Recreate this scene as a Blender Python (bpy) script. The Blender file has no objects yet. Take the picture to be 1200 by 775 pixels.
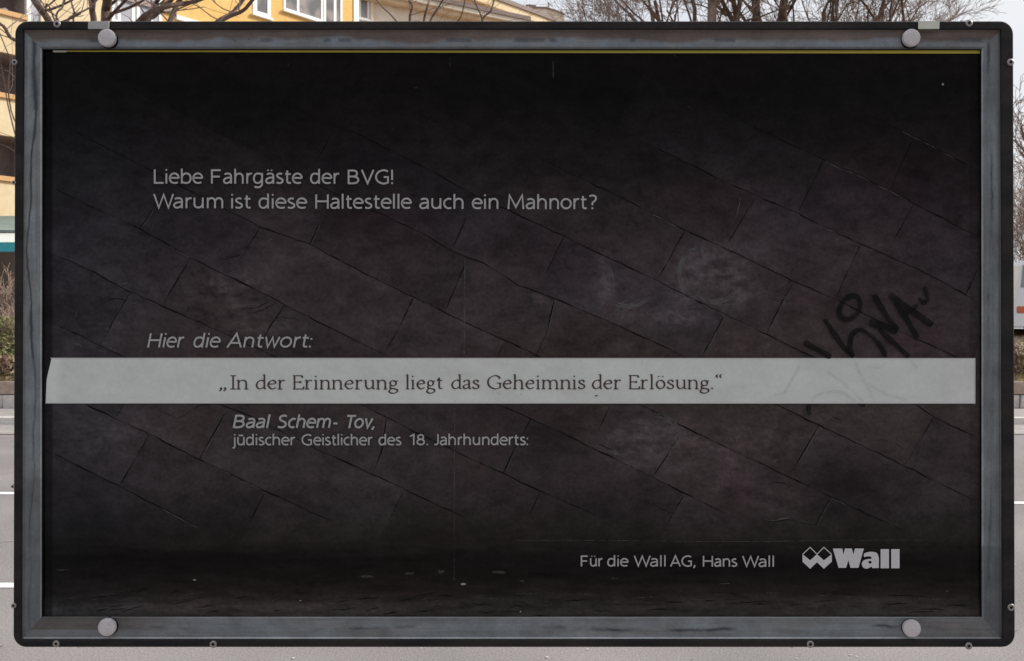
import bpy, math, random
import numpy as np
from mathutils import Vector, Matrix, noise
from mathutils.geometry import tessellate_polygon

S = bpy.context.scene
C = S.collection
rnd = random.Random(7)

# ------------------------------------------------------------------ camera
EYE = 1.6          # camera height (m)
F = 1000.0         # focal length in photograph pixels (1200 wide)
cam = bpy.data.objects.new('camera', bpy.data.cameras.new('camera'))
C.objects.link(cam)
cam.location = (0, 0, EYE)
cam.rotation_euler = (math.pi / 2, 0, 0)
cam.data.sensor_width = 36.0
cam.data.lens = 30.0
cam.data.clip_start = 0.05
cam.data.clip_end = 2000
cam.data.dof.use_dof = True
cam.data.dof.focus_distance = 1.62
cam.data.dof.aperture_fstop = 16.0
S.camera = cam
S.render.resolution_x = 1024
S.render.resolution_y = 661

# ------------------------------------------------------------------ sky, sun, exposure
SUN_AZ, SUN_EL = math.radians(80), math.radians(36)     # bright overcast, sun low to the right
w = bpy.data.worlds.new('World'); S.world = w; w.use_nodes = True
nt = w.node_tree; nt.nodes.clear()
sky = nt.nodes.new('ShaderNodeTexSky'); sky.sky_type = 'NISHITA'; sky.sun_disc = False
sky.sun_elevation = SUN_EL; sky.sun_rotation = SUN_AZ
sky.air_density = 1.0; sky.dust_density = 4.0; sky.ozone_density = 1.5
bg = nt.nodes.new('ShaderNodeBackground'); bg.inputs[1].default_value = 0.10
tc = nt.nodes.new('ShaderNodeTexCoord')
cn = nt.nodes.new('ShaderNodeTexNoise'); cn.inputs['Scale'].default_value = 1.6; cn.inputs['Detail'].default_value = 5
mp = nt.nodes.new('ShaderNodeMapping'); mp.inputs['Scale'].default_value = (1, 1, 3)
nt.links.new(tc.outputs['Generated'], mp.inputs[0]); nt.links.new(mp.outputs[0], cn.inputs['Vector'])
cr = nt.nodes.new('ShaderNodeValToRGB')
cr.color_ramp.elements[0].position = .3; cr.color_ramp.elements[0].color = (5.6, 6.05, 6.9, 1)
cr.color_ramp.elements[1].position = .7; cr.color_ramp.elements[1].color = (7.5, 7.55, 7.7, 1)
nt.links.new(cn.outputs[0], cr.inputs[0])
mx = nt.nodes.new('ShaderNodeMix'); mx.data_type = 'RGBA'; mx.inputs[0].default_value = 0.92
nt.links.new(sky.outputs[0], mx.inputs[6]); nt.links.new(cr.outputs[0], mx.inputs[7])
out = nt.nodes.new('ShaderNodeOutputWorld')
nt.links.new(mx.outputs[2], bg.inputs[0]); nt.links.new(bg.outputs[0], out.inputs[0])
sun = bpy.data.objects.new('sun', bpy.data.lights.new('sun', 'SUN'))
C.objects.link(sun); sun.location = (20, 3, 20)
sun.data.energy = 3.4; sun.data.angle = math.radians(12); sun.data.color = (1, .95, .88)
sd = Vector((math.sin(SUN_AZ) * math.cos(SUN_EL), math.cos(SUN_AZ) * math.cos(SUN_EL), math.sin(SUN_EL)))
sun.rotation_euler = sd.to_track_quat('Z', 'Y').to_euler()
S.view_settings.view_transform = 'Standard'
S.view_settings.look = 'None'
S.view_settings.exposure = 0.30
S.view_settings.gamma = 1.0

# ------------------------------------------------------------------ helpers
def lin(c):
    return tuple(((v / 255) / 12.92 if v / 255 <= .04045 else ((v / 255 + .055) / 1.055) ** 2.4) for v in c)

def at(px, py, Y):                     # photograph direction -> point at distance Y
    return Vector(((px - 600) * Y / F, Y, EYE - (py - 387.5) * Y / F))

class MB:
    def __init__(s): s.v = []; s.f = []
    def add(s, vs, fs):
        o = len(s.v); s.v += [tuple(p) for p in vs]; s.f += [tuple(i + o for i in f) for f in fs]
    def box(s, a, b):
        x0, y0, z0 = a; x1, y1, z1 = b
        s.add([(x0, y0, z0), (x1, y0, z0), (x1, y1, z0), (x0, y1, z0), (x0, y0, z1), (x1, y0, z1), (x1, y1, z1), (x0, y1, z1)],
              [(3, 2, 1, 0), (4, 5, 6, 7), (0, 1, 5, 4), (1, 2, 6, 5), (2, 3, 7, 6), (3, 0, 4, 7)])
    def hexa(s, c):                    # 8 corners, same order as box
        s.add(c, [(3, 2, 1, 0), (4, 5, 6, 7), (0, 1, 5, 4), (1, 2, 6, 5), (2, 3, 7, 6), (3, 0, 4, 7)])
    def tube(s, pts, rad, n=6, cap=True):
        pts = [Vector(p) for p in pts]
        if not hasattr(rad, '__len__'): rad = [rad] * len(pts)
        vs = []; fs = []
        up = None
        for i, p in enumerate(pts):
            d = (pts[min(i + 1, len(pts) - 1)] - pts[max(i - 1, 0)])
            if d.length < 1e-9: d = Vector((0, 0, 1))
            d.normalize()
            if up is None:
                up = d.orthogonal().normalized()
            up = (up - d * up.dot(d))
            if up.length < 1e-6: up = d.orthogonal()
            up.normalize(); sd_ = d.cross(up)
            for k in range(n):
                a = 2 * math.pi * k / n
                vs.append(p + (up * math.cos(a) + sd_ * math.sin(a)) * rad[i])
        for i in range(len(pts) - 1):
            for k in range(n):
                a = i * n + k; b = i * n + (k + 1) % n
                fs.append((a, b, b + n, a + n))
        if cap:
            fs.append(tuple(range(n - 1, -1, -1))); fs.append(tuple(range((len(pts) - 1) * n, len(pts) * n)))
        s.add(vs, fs)
    def lathe(s, prof, origin, axis='-Y', n=28):   # prof = [(radius, height along axis)]
        o = Vector(origin); vs = []; fs = []
        for r, h in prof:
            for k in range(n):
                a = 2 * math.pi * k / n
                if axis == '-Y': vs.append(o + Vector((r * math.cos(a), -h, r * math.sin(a))))
                else: vs.append(o + Vector((r * math.cos(a), r * math.sin(a), h)))
        for i in range(len(prof) - 1):
            for k in range(n):
                a = i * n + k; b = i * n + (k + 1) % n
                fs.append((a, b, b + n, a + n))
        fs.append(tuple(range((len(prof) - 1) * n, len(prof) * n)))
        s.add(vs, fs)
    def mesh(s, name):
        m = bpy.data.meshes.new(name); m.from_pydata(s.v, [], s.f); m.update(); return m
    def build(s, name, mat, parent=None, smooth=False, bevel=0):
        m = s.mesh(name); m.materials.append(mat)
        if smooth: m.polygons.foreach_set('use_smooth', [True] * len(m.polygons))
        o = bpy.data.objects.new(name, m); C.objects.link(o); o.parent = parent
        if bevel:
            b = o.modifiers.new('bevel', 'BEVEL'); b.width = bevel; b.segments = 3; b.limit_method = 'ANGLE'
        if parent is not None:
            o.matrix_parent_inverse = Matrix.Translation(-parent.location)
        return o

def tag(o, label=None, cat=None, group=None, kind=None):
    if label: o['label'] = label
    if cat: o['category'] = cat
    if group: o['group'] = group
    if kind: o['kind'] = kind
    return o

def thing(name, label, cat, loc=(0, 0, 0), group=None):
    o = bpy.data.objects.new(name, None); C.objects.link(o); o.location = loc; o.empty_display_size = .2
    return tag(o, label, cat, group)

def copy_tree(o, parent=None):
    c = o.copy(); C.objects.link(c)
    if parent is not None: c.parent = parent
    for ch in list(o.children): copy_tree(ch, c)
    return c

# ------------------------------------------------------------------ materials
def mat(name, col, rough=.7, metal=0.0, spec=.3, coat=0.0, col2=None, nscale=8.0, stretch=(1, 1, 1), detail=6, lo=.35, hi=.65,
        bump=0.0, bscale=60.0, fine=0.0, fscale=120.0):
    m = bpy.data.materials.new(name); m.use_nodes = True
    t = m.node_tree; n = t.nodes; L = t.links; p = n['Principled BSDF']
    p.inputs['Roughness'].default_value = rough; p.inputs['Metallic'].default_value = metal
    p.inputs['Specular IOR Level'].default_value = spec; p.inputs['Coat Weight'].default_value = coat
    p.inputs['Base Color'].default_value = (*col, 1)
    g = n.new('ShaderNodeNewGeometry'); mp = n.new('ShaderNodeMapping'); mp.inputs['Scale'].default_value = stretch
    L.new(g.outputs['Position'], mp.inputs[0])
    last = None
    if col2 is not None:
        a = n.new('ShaderNodeTexNoise'); a.inputs['Scale'].default_value = nscale; a.inputs['Detail'].default_value = detail
        L.new(mp.outputs[0], a.inputs['Vector'])
        r = n.new('ShaderNodeValToRGB'); r.color_ramp.elements[0].position = lo; r.color_ramp.elements[1].position = hi
        r.color_ramp.elements[0].color = (*col, 1); r.color_ramp.elements[1].color = (*col2, 1)
        L.new(a.outputs[0], r.inputs[0]); last = r.outputs[0]
    if fine:
        a = n.new('ShaderNodeTexNoise'); a.inputs['Scale'].default_value = fscale; a.inputs['Detail'].default_value = 3
        L.new(mp.outputs[0], a.inputs['Vector'])
        mr = n.new('ShaderNodeMapRange'); mr.inputs[1].default_value = .3; mr.inputs[2].default_value = .7
        mr.inputs[3].default_value = 1 - fine; mr.inputs[4].default_value = 1 + fine
        L.new(a.outputs[0], mr.inputs[0])
        x = n.new('ShaderNodeVectorMath'); x.operation = 'SCALE'
        if last is not None: L.new(last, x.inputs[0])
        else: x.inputs[0].default_value = col
        L.new(mr.outputs[0], x.inputs['Scale']); last = x.outputs[0]
    if last is not None: L.new(last, p.inputs['Base Color'])
    if bump:
        a = n.new('ShaderNodeTexNoise'); a.inputs['Scale'].default_value = bscale; a.inputs['Detail'].default_value = 5
        L.new(mp.outputs[0], a.inputs['Vector'])
        b = n.new('ShaderNodeBump'); b.inputs['Strength'].default_value = bump; b.inputs['Distance'].default_value = .01
        L.new(a.outputs[0], b.inputs['Height']); L.new(b.outputs[0], p.inputs['Normal'])
    return m

M = {}
M['asphalt'] = mat('asphalt', (.215, .198, .195), .9, col2=(.285, .263, .259), nscale=.7, fine=.26, fscale=90, bump=.3, bscale=100)
M['gutter'] = mat('gutter_stone', (.30, .27, .26), .9, col2=(.40, .37, .35), nscale=3, fine=.2, fscale=30)
M['kerb'] = mat('kerb_granite', (.55, .53, .50), .85, col2=(.68, .66, .63), nscale=5, fine=.2, fscale=40)
M['line'] = mat('road_paint', (.82, .82, .80), .7, col2=(.6, .59, .57), nscale=5, lo=.55, hi=.8)
M['crack'] = mat('tar_seam', (.05, .048, .047), .8)
M['earth'] = mat('earth', (.17, .13, .085), .95, col2=(.30, .22, .11), nscale=2.5, fine=.4, fscale=14)
M['stone_wall'] = mat('sandstone', (.50, .47, .44), .9, col2=(.66, .63, .60), nscale=1.4, fine=.15, fscale=12, bump=.5, bscale=14)
M['stone_brown'] = mat('brown_sandstone', (.36, .27, .22), .9, col2=(.46, .36, .30), nscale=2, fine=.15, fscale=12, bump=.5, bscale=14)
M['yellow'] = mat('yellow_render', (.80, .50, .17), .9, col2=(.86, .57, .22), nscale=.6, fine=.07, fscale=6)
M['cream'] = mat('cream_render', (.76, .60, .37), .9, col2=(.82, .68, .46), nscale=.7, fine=.07, fscale=6)
M['pale'] = mat('pale_render', (.74, .61, .48), .9, col2=(.84, .76, .65), nscale=.4, fine=.07, fscale=5)
M['mauve'] = mat('loggia_render', (.30, .24, .23), .9, col2=(.40, .33, .31), nscale=1, fine=.1, fscale=6)
M['ledge'] = mat('orange_ledge', (.70, .42, .20), .8)
M['cornice'] = mat('cornice_stone', (.62, .42, .26), .8, col2=(.74, .58, .42), nscale=3)
M['whitepaint'] = mat('white_frame_paint', (.85, .85, .85), .5, fine=.03, fscale=20)
M['glass'] = mat('window_glass', (.16, .15, .15), .08, spec=.8, col2=(.36, .31, .29), nscale=1.3, lo=.4, hi=.6)
M['glassgrey'] = mat('frosted_screen', (.50, .50, .53), .3, spec=.6, col2=(.36, .36, .40), nscale=1.5)
M['roof'] = mat('roof_metal', (.25, .19, .17), .6)
M['bark'] = mat('bark', (.105, .066, .05), .9, col2=(.17, .12, .10), nscale=4, fine=.3, fscale=20, bump=.6, bscale=20)
M['bark_pale'] = mat('pale_bark', (.20, .14, .115), .9, col2=(.31, .24, .20), nscale=2, fine=.3, fscale=14)
M['twig'] = mat('twig_bark', (.26, .185, .16), .9)
M['twig2'] = mat('brown_twig', (.24, .17, .14), .9, col2=(.38, .28, .23), nscale=2)
M['leafdry'] = mat('dry_leaf', (.28, .17, .08), .8, col2=(.42, .30, .17), nscale=3)
M['leafgreen'] = mat('dull_green_leaf', (.17, .19, .07), .8, col2=(.32, .31, .15), nscale=3)
M['litter'] = mat('leaf_litter', (.20, .12, .07), .9, col2=(.48, .40, .30), nscale=5, lo=.45, hi=.6)
M['teal'] = mat('teal_band', (.06, .42, .48), .4)
M['fascia'] = mat('white_fascia', (.85, .86, .80), .4)
M['fascia'].node_tree.nodes['Principled BSDF'].inputs['Emission Color'].default_value = (1, .99, .88, 1)   # lit sign box
M['fascia'].node_tree.nodes['Principled BSDF'].inputs['Emission Strength'].default_value = .45
M['roofgreen'] = mat('grey_green_roof', (.20, .26, .23), .7, col2=(.28, .33, .30), nscale=2)
M['vanpaint'] = mat('van_paint', (.84, .87, .91), .3, coat=.5)
M['tyre'] = mat('rubber', (.03, .03, .03), .8)
M['redlamp'] = mat('tail_light', (.60, .16, .08), .3)
M['plum'] = mat('red_brick_paving', (.33, .13, .10), .9, col2=(.42, .22, .16), nscale=3)
M['added_darkbrick'] = mat('added_dark_brick', (.10, .07, .06), .9, col2=(.14, .10, .085), nscale=2, fine=.2, fscale=9)

M['rim'] = mat('black_rim', (.012, .012, .014), 0.5, spec=.2, col2=(.030, .025, .023), nscale=7, stretch=(1, 1, 3), fine=.25, fscale=150, bump=.12, bscale=200)
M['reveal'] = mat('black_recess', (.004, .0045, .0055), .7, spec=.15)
M['cap'] = mat('grey_plastic_cap', (.62, .585, .595), .55, spec=.4, col2=(.52, .495, .50), nscale=90, lo=.45, hi=.75, fine=.08, fscale=300)
M['tab_grey'] = mat('grey_tab', (.40, .40, .395), .6, col2=(.47, .46, .455), nscale=60)
M['tab_pale'] = mat('pale_tab', (.60, .63, .53), .6, col2=(.66, .68, .60), nscale=60)
M['screw'] = mat('screw_steel', (.36, .33, .31), .45, metal=.7)
M['screwhole'] = mat('screw_socket', (.012, .012, .012), .8)
M['yellow_edge'] = mat('yellow_edge', (.60, .48, .08), .5, col2=(.44, .42, .08), nscale=3)
M['white_edge'] = mat('white_edge', (.62, .61, .55), .5)
M['ink'] = mat('brown_ink', (.080, .060, .056), .6, spec=.15)
M['letter'] = mat('grey_print', (.43, .43, .42), .5, spec=.2, fine=.10, fscale=260)
M['logo'] = mat('white_print', (.62, .62, .62), .5, spec=.2, fine=.05, fscale=260)

def frame_mat():
    # weathered translucent-looking grey metal with brown film, run marks and painted edge highlights
    m = bpy.data.materials.new('weathered_metal'); m.use_nodes = True
    t = m.node_tree; n = t.nodes; L = t.links; p = n['Principled BSDF']
    at_ = n.new('ShaderNodeAttribute'); at_.attribute_name = 'Col'
    g = n.new('ShaderNodeNewGeometry')
    a = n.new('ShaderNodeTexNoise'); a.inputs['Scale'].default_value = 22; a.inputs['Detail'].default_value = 7
    a.inputs['Roughness'].default_value = .65
    L.new(g.outputs['Position'], a.inputs['Vector'])
    mr = n.new('ShaderNodeMapRange'); mr.inputs[1].default_value = .3; mr.inputs[2].default_value = .7
    mr.inputs[3].default_value = .78; mr.inputs[4].default_value = 1.22
    L.new(a.outputs[0], mr.inputs[0])
    b = n.new('ShaderNodeTexNoise'); b.inputs['Scale'].default_value = 420; b.inputs['Detail'].default_value = 2
    L.new(g.outputs['Position'], b.inputs['Vector'])
    mb = n.new('ShaderNodeMapRange'); mb.inputs[1].default_value = .3; mb.inputs[2].default_value = .7
    mb.inputs[3].default_value = .90; mb.inputs[4].default_value = 1.10
    L.new(b.outputs[0], mb.inputs[0])
    mu = n.new('ShaderNodeMath'); mu.operation = 'MULTIPLY'; L.new(mr.outputs[0], mu.inputs[0]); L.new(mb.outputs[0], mu.inputs[1])
    x = n.new('ShaderNodeVectorMath'); x.operation = 'SCALE'
    L.new(at_.outputs['Color'], x.inputs[0]); L.new(mu.outputs[0], x.inputs['Scale'])
    L.new(x.outputs[0], p.inputs['Base Color'])
    p.inputs['Roughness'].default_value = .42; p.inputs['Metallic'].default_value = .1; p.inputs['Specular IOR Level'].default_value = .4
    return m
M['frame'] = frame_mat()

def print_mat(name, amp=.55, rough=.22, grain=.13, hue=1.0):
    m = bpy.data.materials.new(name); m.use_nodes = True
    t = m.node_tree; n = t.nodes; L = t.links; p = n['Principled BSDF']
    at_ = n.new('ShaderNodeAttribute'); at_.attribute_name = 'Col'
    g = n.new('ShaderNodeNewGeometry')
    mp = n.new('ShaderNodeMapping'); mp.inputs['Rotation'].default_value = (0, math.radians(12), 0); mp.inputs['Scale'].default_value = (1, 1, 1.6)
    L.new(g.outputs['Position'], mp.inputs[0])
    a = n.new('ShaderNodeTexNoise'); a.inputs['Scale'].default_value = 24; a.inputs['Detail'].default_value = 12
    a.inputs['Roughness'].default_value = .74; a.inputs['Distortion'].default_value = .2
    L.new(mp.outputs[0], a.inputs['Vector'])
    mr = n.new('ShaderNodeMapRange'); mr.inputs[1].default_value = .3; mr.inputs[2].default_value = .7
    mr.inputs[3].default_value = 1 - amp; mr.inputs[4].default_value = 1 + amp
    L.new(a.outputs[0], mr.inputs[0])
    b = n.new('ShaderNodeTexNoise'); b.inputs['Scale'].default_value = 130; b.inputs['Detail'].default_value = 6; b.inputs['Roughness'].default_value = .7
    L.new(g.outputs['Position'], b.inputs['Vector'])
    mb = n.new('ShaderNodeMapRange'); mb.inputs[1].default_value = .3; mb.inputs[2].default_value = .7
    mb.inputs[3].default_value = 1 - grain; mb.inputs[4].default_value = 1 + grain
    L.new(b.outputs[0], mb.inputs[0])
    mu = n.new('ShaderNodeMath'); mu.operation = 'MULTIPLY'; L.new(mr.outputs[0], mu.inputs[0]); L.new(mb.outputs[0], mu.inputs[1])
    # hue drift pink <-> grey green
    c = n.new('ShaderNodeTexNoise'); c.inputs['Scale'].default_value = 5; c.inputs['Detail'].default_value = 4
    L.new(g.outputs['Position'], c.inputs['Vector'])
    r = n.new('ShaderNodeValToRGB'); r.color_ramp.elements[0].position = .38; r.color_ramp.elements[1].position = .62
    r.color_ramp.elements[0].color = (1 - .08 * hue, 1.0, 1.0, 1); r.color_ramp.elements[1].color = (1 + .09 * hue, 1 - .03 * hue, 1 - .01 * hue, 1)
    L.new(c.outputs[0], r.inputs[0])
    x = n.new('ShaderNodeVectorMath'); x.operation = 'SCALE'
    L.new(at_.outputs['Color'], x.inputs[0]); L.new(mu.outputs[0], x.inputs['Scale'])
    y = n.new('ShaderNodeVectorMath'); y.operation = 'MULTIPLY'
    L.new(x.outputs[0], y.inputs[0]); L.new(r.outputs[0], y.inputs[1])
    L.new(y.outputs[0], p.inputs['Base Color'])
    p.inputs['Roughness'].default_value = rough; p.inputs['Specular IOR Level'].default_value = .11
    return m
M['print'] = print_mat('stone_photo_print', .42, .22, .24, .45)
M['strip'] = print_mat('pale_strip_print', .03, .5, .05, .15)

def thin_ink(name, col, alpha, nscale=60):
    # worn ink whose coverage varies
    m = bpy.data.materials.new(name); m.use_nodes = True
    t = m.node_tree; n = t.nodes; L = t.links; p = n['Principled BSDF']
    p.inputs['Base Color'].default_value = (*col, 1); p.inputs['Roughness'].default_value = .5; p.inputs['Specular IOR Level'].default_value = .15
    g = n.new('ShaderNodeNewGeometry'); a = n.new('ShaderNodeTexNoise'); a.inputs['Scale'].default_value = nscale; a.inputs['Detail'].default_value = 5
    L.new(g.outputs['Position'], a.inputs['Vector'])
    mr = n.new('ShaderNodeMapRange'); mr.inputs[1].default_value = .35; mr.inputs[2].default_value = .6
    mr.inputs[3].default_value = alpha[0]; mr.inputs[4].default_value = alpha[1]
    L.new(a.outputs[0], mr.inputs[0]); L.new(mr.outputs[0], p.inputs['Alpha'])
    return m
M['joint'] = thin_ink('joint_print', (.003, .003, .003), (.22, .92), 30)
M['joint_light'] = thin_ink('joint_highlight_print', (.15, .14, .145), (.0, .55), 50)
M['marker'] = thin_ink('black_marker', (.006, .0055, .006), (.55, .88), 60)
M['marker_ghost'] = thin_ink('rubbed_marker', (.34, .345, .345), (.02, .13), 40)
M['scratch'] = thin_ink('pale_scratch', (.16, .15, .155), (0, .35), 90)
M['flake'] = mat('pale_flake_print', (.30, .29, .27), .6)

# ------------------------------------------------------------------ strokes: polylines turned into flat print
def catmull(pts, closed=False, n=7):
    P = [Vector(p) for p in pts]; out = []
    m = len(P)
    rng = range(m) if closed else range(m - 1)
    for i in rng:
        if closed: a, b, c, d = P[(i - 1) % m], P[i], P[(i + 1) % m], P[(i + 2) % m]
        else: a, b, c, d = P[max(i - 1, 0)], P[i], P[i + 1], P[min(i + 2, m - 1)]
        for k in range(n):
            t = k / n
            out.append(.5 * ((2 * b) + (c - a) * t + (2 * a - 5 * b + 4 * c - d) * t * t + (-a + 3 * b - 3 * c + d) * t ** 3))
    if not closed: out.append(P[-1])
    return out

def stroke(mb, pts, width, Y, closed=False):
    """pts: 2-D Vectors in photograph pixels; width: px, or function(direction, fraction) ; Y: plane distance"""
    P = [Vector((p[0], p[1])) for p in pts]
    q = [P[0]]
    for p in P[1:]:
        if (p - q[-1]).length > 1e-4: q.append(p)
    if closed and (q[0] - q[-1]).length < 1e-4: q.pop()
    P = q; n = len(P)
    if n < 2: return
    L = []; R = []
    for i in range(n):
        if closed: a = P[i - 1]; c = P[(i + 1) % n]
        else: a = P[max(i - 1, 0)]; c = P[min(i + 1, n - 1)]
        d1 = (P[i] - a); d2 = (c - P[i])
        if d1.length < 1e-6: d1 = d2.copy()
        if d2.length < 1e-6: d2 = d1.copy()
        d1.normalize(); d2.normalize()
        d = d1 + d2
        if d.length < .1: d = d1.copy()
        d.normalize()
        cs = max(.45, d.dot(d1))
        wd = width(d, i / (n - 1)) if callable(width) else width
        nrm = Vector((-d.y, d.x)) * (wd * .5 / cs)
        L.append(P[i] + nrm); R.append(P[i] - nrm)
    vs = [at(p.x, p.y, Y) for p in L] + [at(p.x, p.y, Y) for p in R]
    fs = [(i, i + 1, n + i + 1, n + i) for i in range(n - 1)]
    if closed: fs.append((n - 1, 0, n, 2 * n - 1))
    mb.add(vs, fs)

def ell(cx, cy, rx, ry, a0=0, a1=360, n=20):
    return [(cx + rx * math.cos(math.radians(a0 + (a1 - a0) * k / n)), cy + ry * math.sin(math.radians(a0 + (a1 - a0) * k / n))) for k in range(n + 1)]

def p(*a): return ('p', a)
def s(*a): return ('s', a)
def e(*a): return ('e', a)      # ellipse / arc
def dot(x, y, r=.075): return ('d', (x, y, r))
bowl_b = s((0, .42), (.05, .57), (.15, .67), (.27, .68), (.40, .60), (.46, .36), (.40, .12), (.27, .045), (.12, .06), (0, .12))
bowl_d = s((.44, .60), (.32, .67), (.19, .68), (.07, .60), (.01, .36), (.06, .13), (.18, .045), (.31, .08), (.44, .28))
SANS = {   # cap height 1, x-height .73 ; glyph: (width, strokes)
 'L': (.46, [p((0, 1), (0, .05), (.46, .05))]),
 'F': (.46, [p((0, 0), (0, .95), (.46, .95)), p((0, .5), (.42, .5))]),
 'B': (.52, [s((0, .95), (.26, .95), (.40, .88), (.44, .75), (.40, .60), (.26, .53), (.02, .53)), s((.26, .53), (.44, .45), (.51, .29), (.44, .12), (.26, .05), (0, .05)), p((0, 1), (0, 0))]),
 'V': (.62, [p((0, 1), (.31, .05), (.62, 1))]),
 'G': (.68, [s((.66, .88), (.52, .96), (.36, .96), (.14, .82), (.03, .52), (.12, .2), (.36, .04), (.54, .05), (.66, .1)), p((.66, .06), (.66, .49), (.44, .49))]),
 'W': (.92, [p((0, 1), (.23, .04), (.46, .96), (.69, .04), (.92, 1))]),
 'H': (.60, [p((0, 1), (0, 0)), p((.60, 1), (.60, 0)), p((0, .52), (.60, .52))]),
 'M': (.78, [p((0, 0), (.06, .98), (.39, .14), (.72, .98), (.78, 0))]),
 'A': (.66, [p((0, 0), (.33, .98), (.66, 0)), p((.12, .32), (.54, .32))]),
 'S': (.46, [s((.43, .90), (.30, .96), (.14, .93), (.05, .80), (.08, .64), (.24, .53), (.40, .42), (.46, .27), (.40, .11), (.24, .04), (.02, .09))]),
 'T': (.56, [p((0, .95), (.56, .95)), p((.28, .95), (.28, 0))]),
 'J': (.24, [s((.24, 1), (.24, .6), (.24, .22), (.18, .08), (.0, .04))]),
 '?': (.36, [s((0, .90), (.14, .96), (.29, .91), (.34, .76), (.29, .60), (.17, .46), (.15, .27)), dot(.15, .06)]),
 '!': (.0, [p((0, 1), (0, .28)), dot(0, .06)]),
 '1': (.24, [p((0, .80), (.24, .97), (.24, 0))]),
 '8': (.44, [e(.22, .74, .17, .21), e(.22, .29, .22, .245)]),
 'i': (.0, [p((0, .72), (0, 0)), dot(0, .96, .07)]),
 'j': (.02, [s((.02, .72), (.02, .3), (.02, -.1), (-.02, -.22), (-.12, -.25)), dot(.02, .96, .07)]),
 'l': (.0, [p((0, 1.05), (0, 0))]),
 'e': (.46, [s((.02, .39), (.2, .39), (.46, .39), (.43, .56), (.34, .66), (.24, .685), (.12, .64), (.03, .50), (.01, .32), (.08, .12), (.22, .045), (.34, .05), (.43, .09))]),
 'b': (.46, [p((0, 1.05), (0, 0)), bowl_b]),
 'd': (.44, [p((.44, 1.05), (.44, 0)), bowl_d]),
 'g': (.44, [s((.44, .72), (.44, .4), (.44, 0), (.38, -.17), (.24, -.25), (.04, -.21)), bowl_d]),
 'a': (.38, [s((.04, .62), (.12, .67), (.23, .685), (.34, .63), (.38, .48), (.38, .25), (.38, 0)), s((.38, .41), (.2, .40), (.06, .33), (.0, .20), (.05, .07), (.16, .04), (.29, .1), (.38, .25))]),
 'h': (.40, [p((0, 1.05), (0, 0)), s((0, .46), (.08, .62), (.21, .685), (.34, .62), (.40, .46), (.40, .2), (.40, 0))]),
 'n': (.40, [p((0, .72), (0, 0)), s((0, .46), (.08, .62), (.21, .685), (.34, .62), (.40, .46), (.40, .2), (.40, 0))]),
 'm': (.70, [p((0, .72), (0, 0)), s((0, .46), (.07, .62), (.18, .685), (.30, .62), (.35, .46), (.35, .2), (.35, 0)), s((.35, .46), (.42, .62), (.53, .685), (.65, .62), (.70, .46), (.70, .2), (.70, 0))]),
 'r': (.24, [p((0, .72), (0, 0)), s((0, .42), (.05, .58), (.14, .67), (.25, .68))]),
 's': (.32, [s((.29, .65), (.18, .685), (.06, .63), (.03, .52), (.10, .42), (.22, .34), (.31, .26), (.31, .13), (.20, .045), (.08, .05), (0, .09))]),
 't': (.30, [s((.11, .92), (.11, .6), (.11, .2), (.16, .07), (.30, .055)), p((0, .68), (.29, .68))]),
 'u': (.40, [p((.40, .72), (.40, 0)), s((0, .72), (0, .45), (0, .25), (.06, .1), (.18, .045), (.31, .1), (.40, .26))]),
 'o': (.50, [e(.25, .365, .245, .32)]),
 'w': (.66, [p((0, .72), (.17, .03), (.33, .68), (.49, .03), (.66, .72))]),
 'v': (.42, [p((0, .72), (.21, .03), (.42, .72))]),
 'c': (.34, [s((.36, .64), (.27, .685), (.17, .66), (.05, .54), (.01, .36), (.06, .16), (.18, .05), (.28, .045), (.36, .08))]),
 '.': (.0, [dot(0, .06)]), ',': (.06, [p((.05, .13), (-.03, -.14))]), ':': (.0, [dot(0, .06), dot(0, .60)]),
 '-': (.24, [p((0, .35), (.24, .35))]),
}
SANS['ä'] = (.38, SANS['a'][1] + [dot(.10, .94, .06), dot(.29, .94, .06)])
SANS['ü'] = (.40, SANS['u'][1] + [dot(.09, .94, .06), dot(.30, .94, .06)])
SANS['ū'] = (.40, SANS['u'][1] + [p((.05, .90), (.35, .90))])

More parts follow.
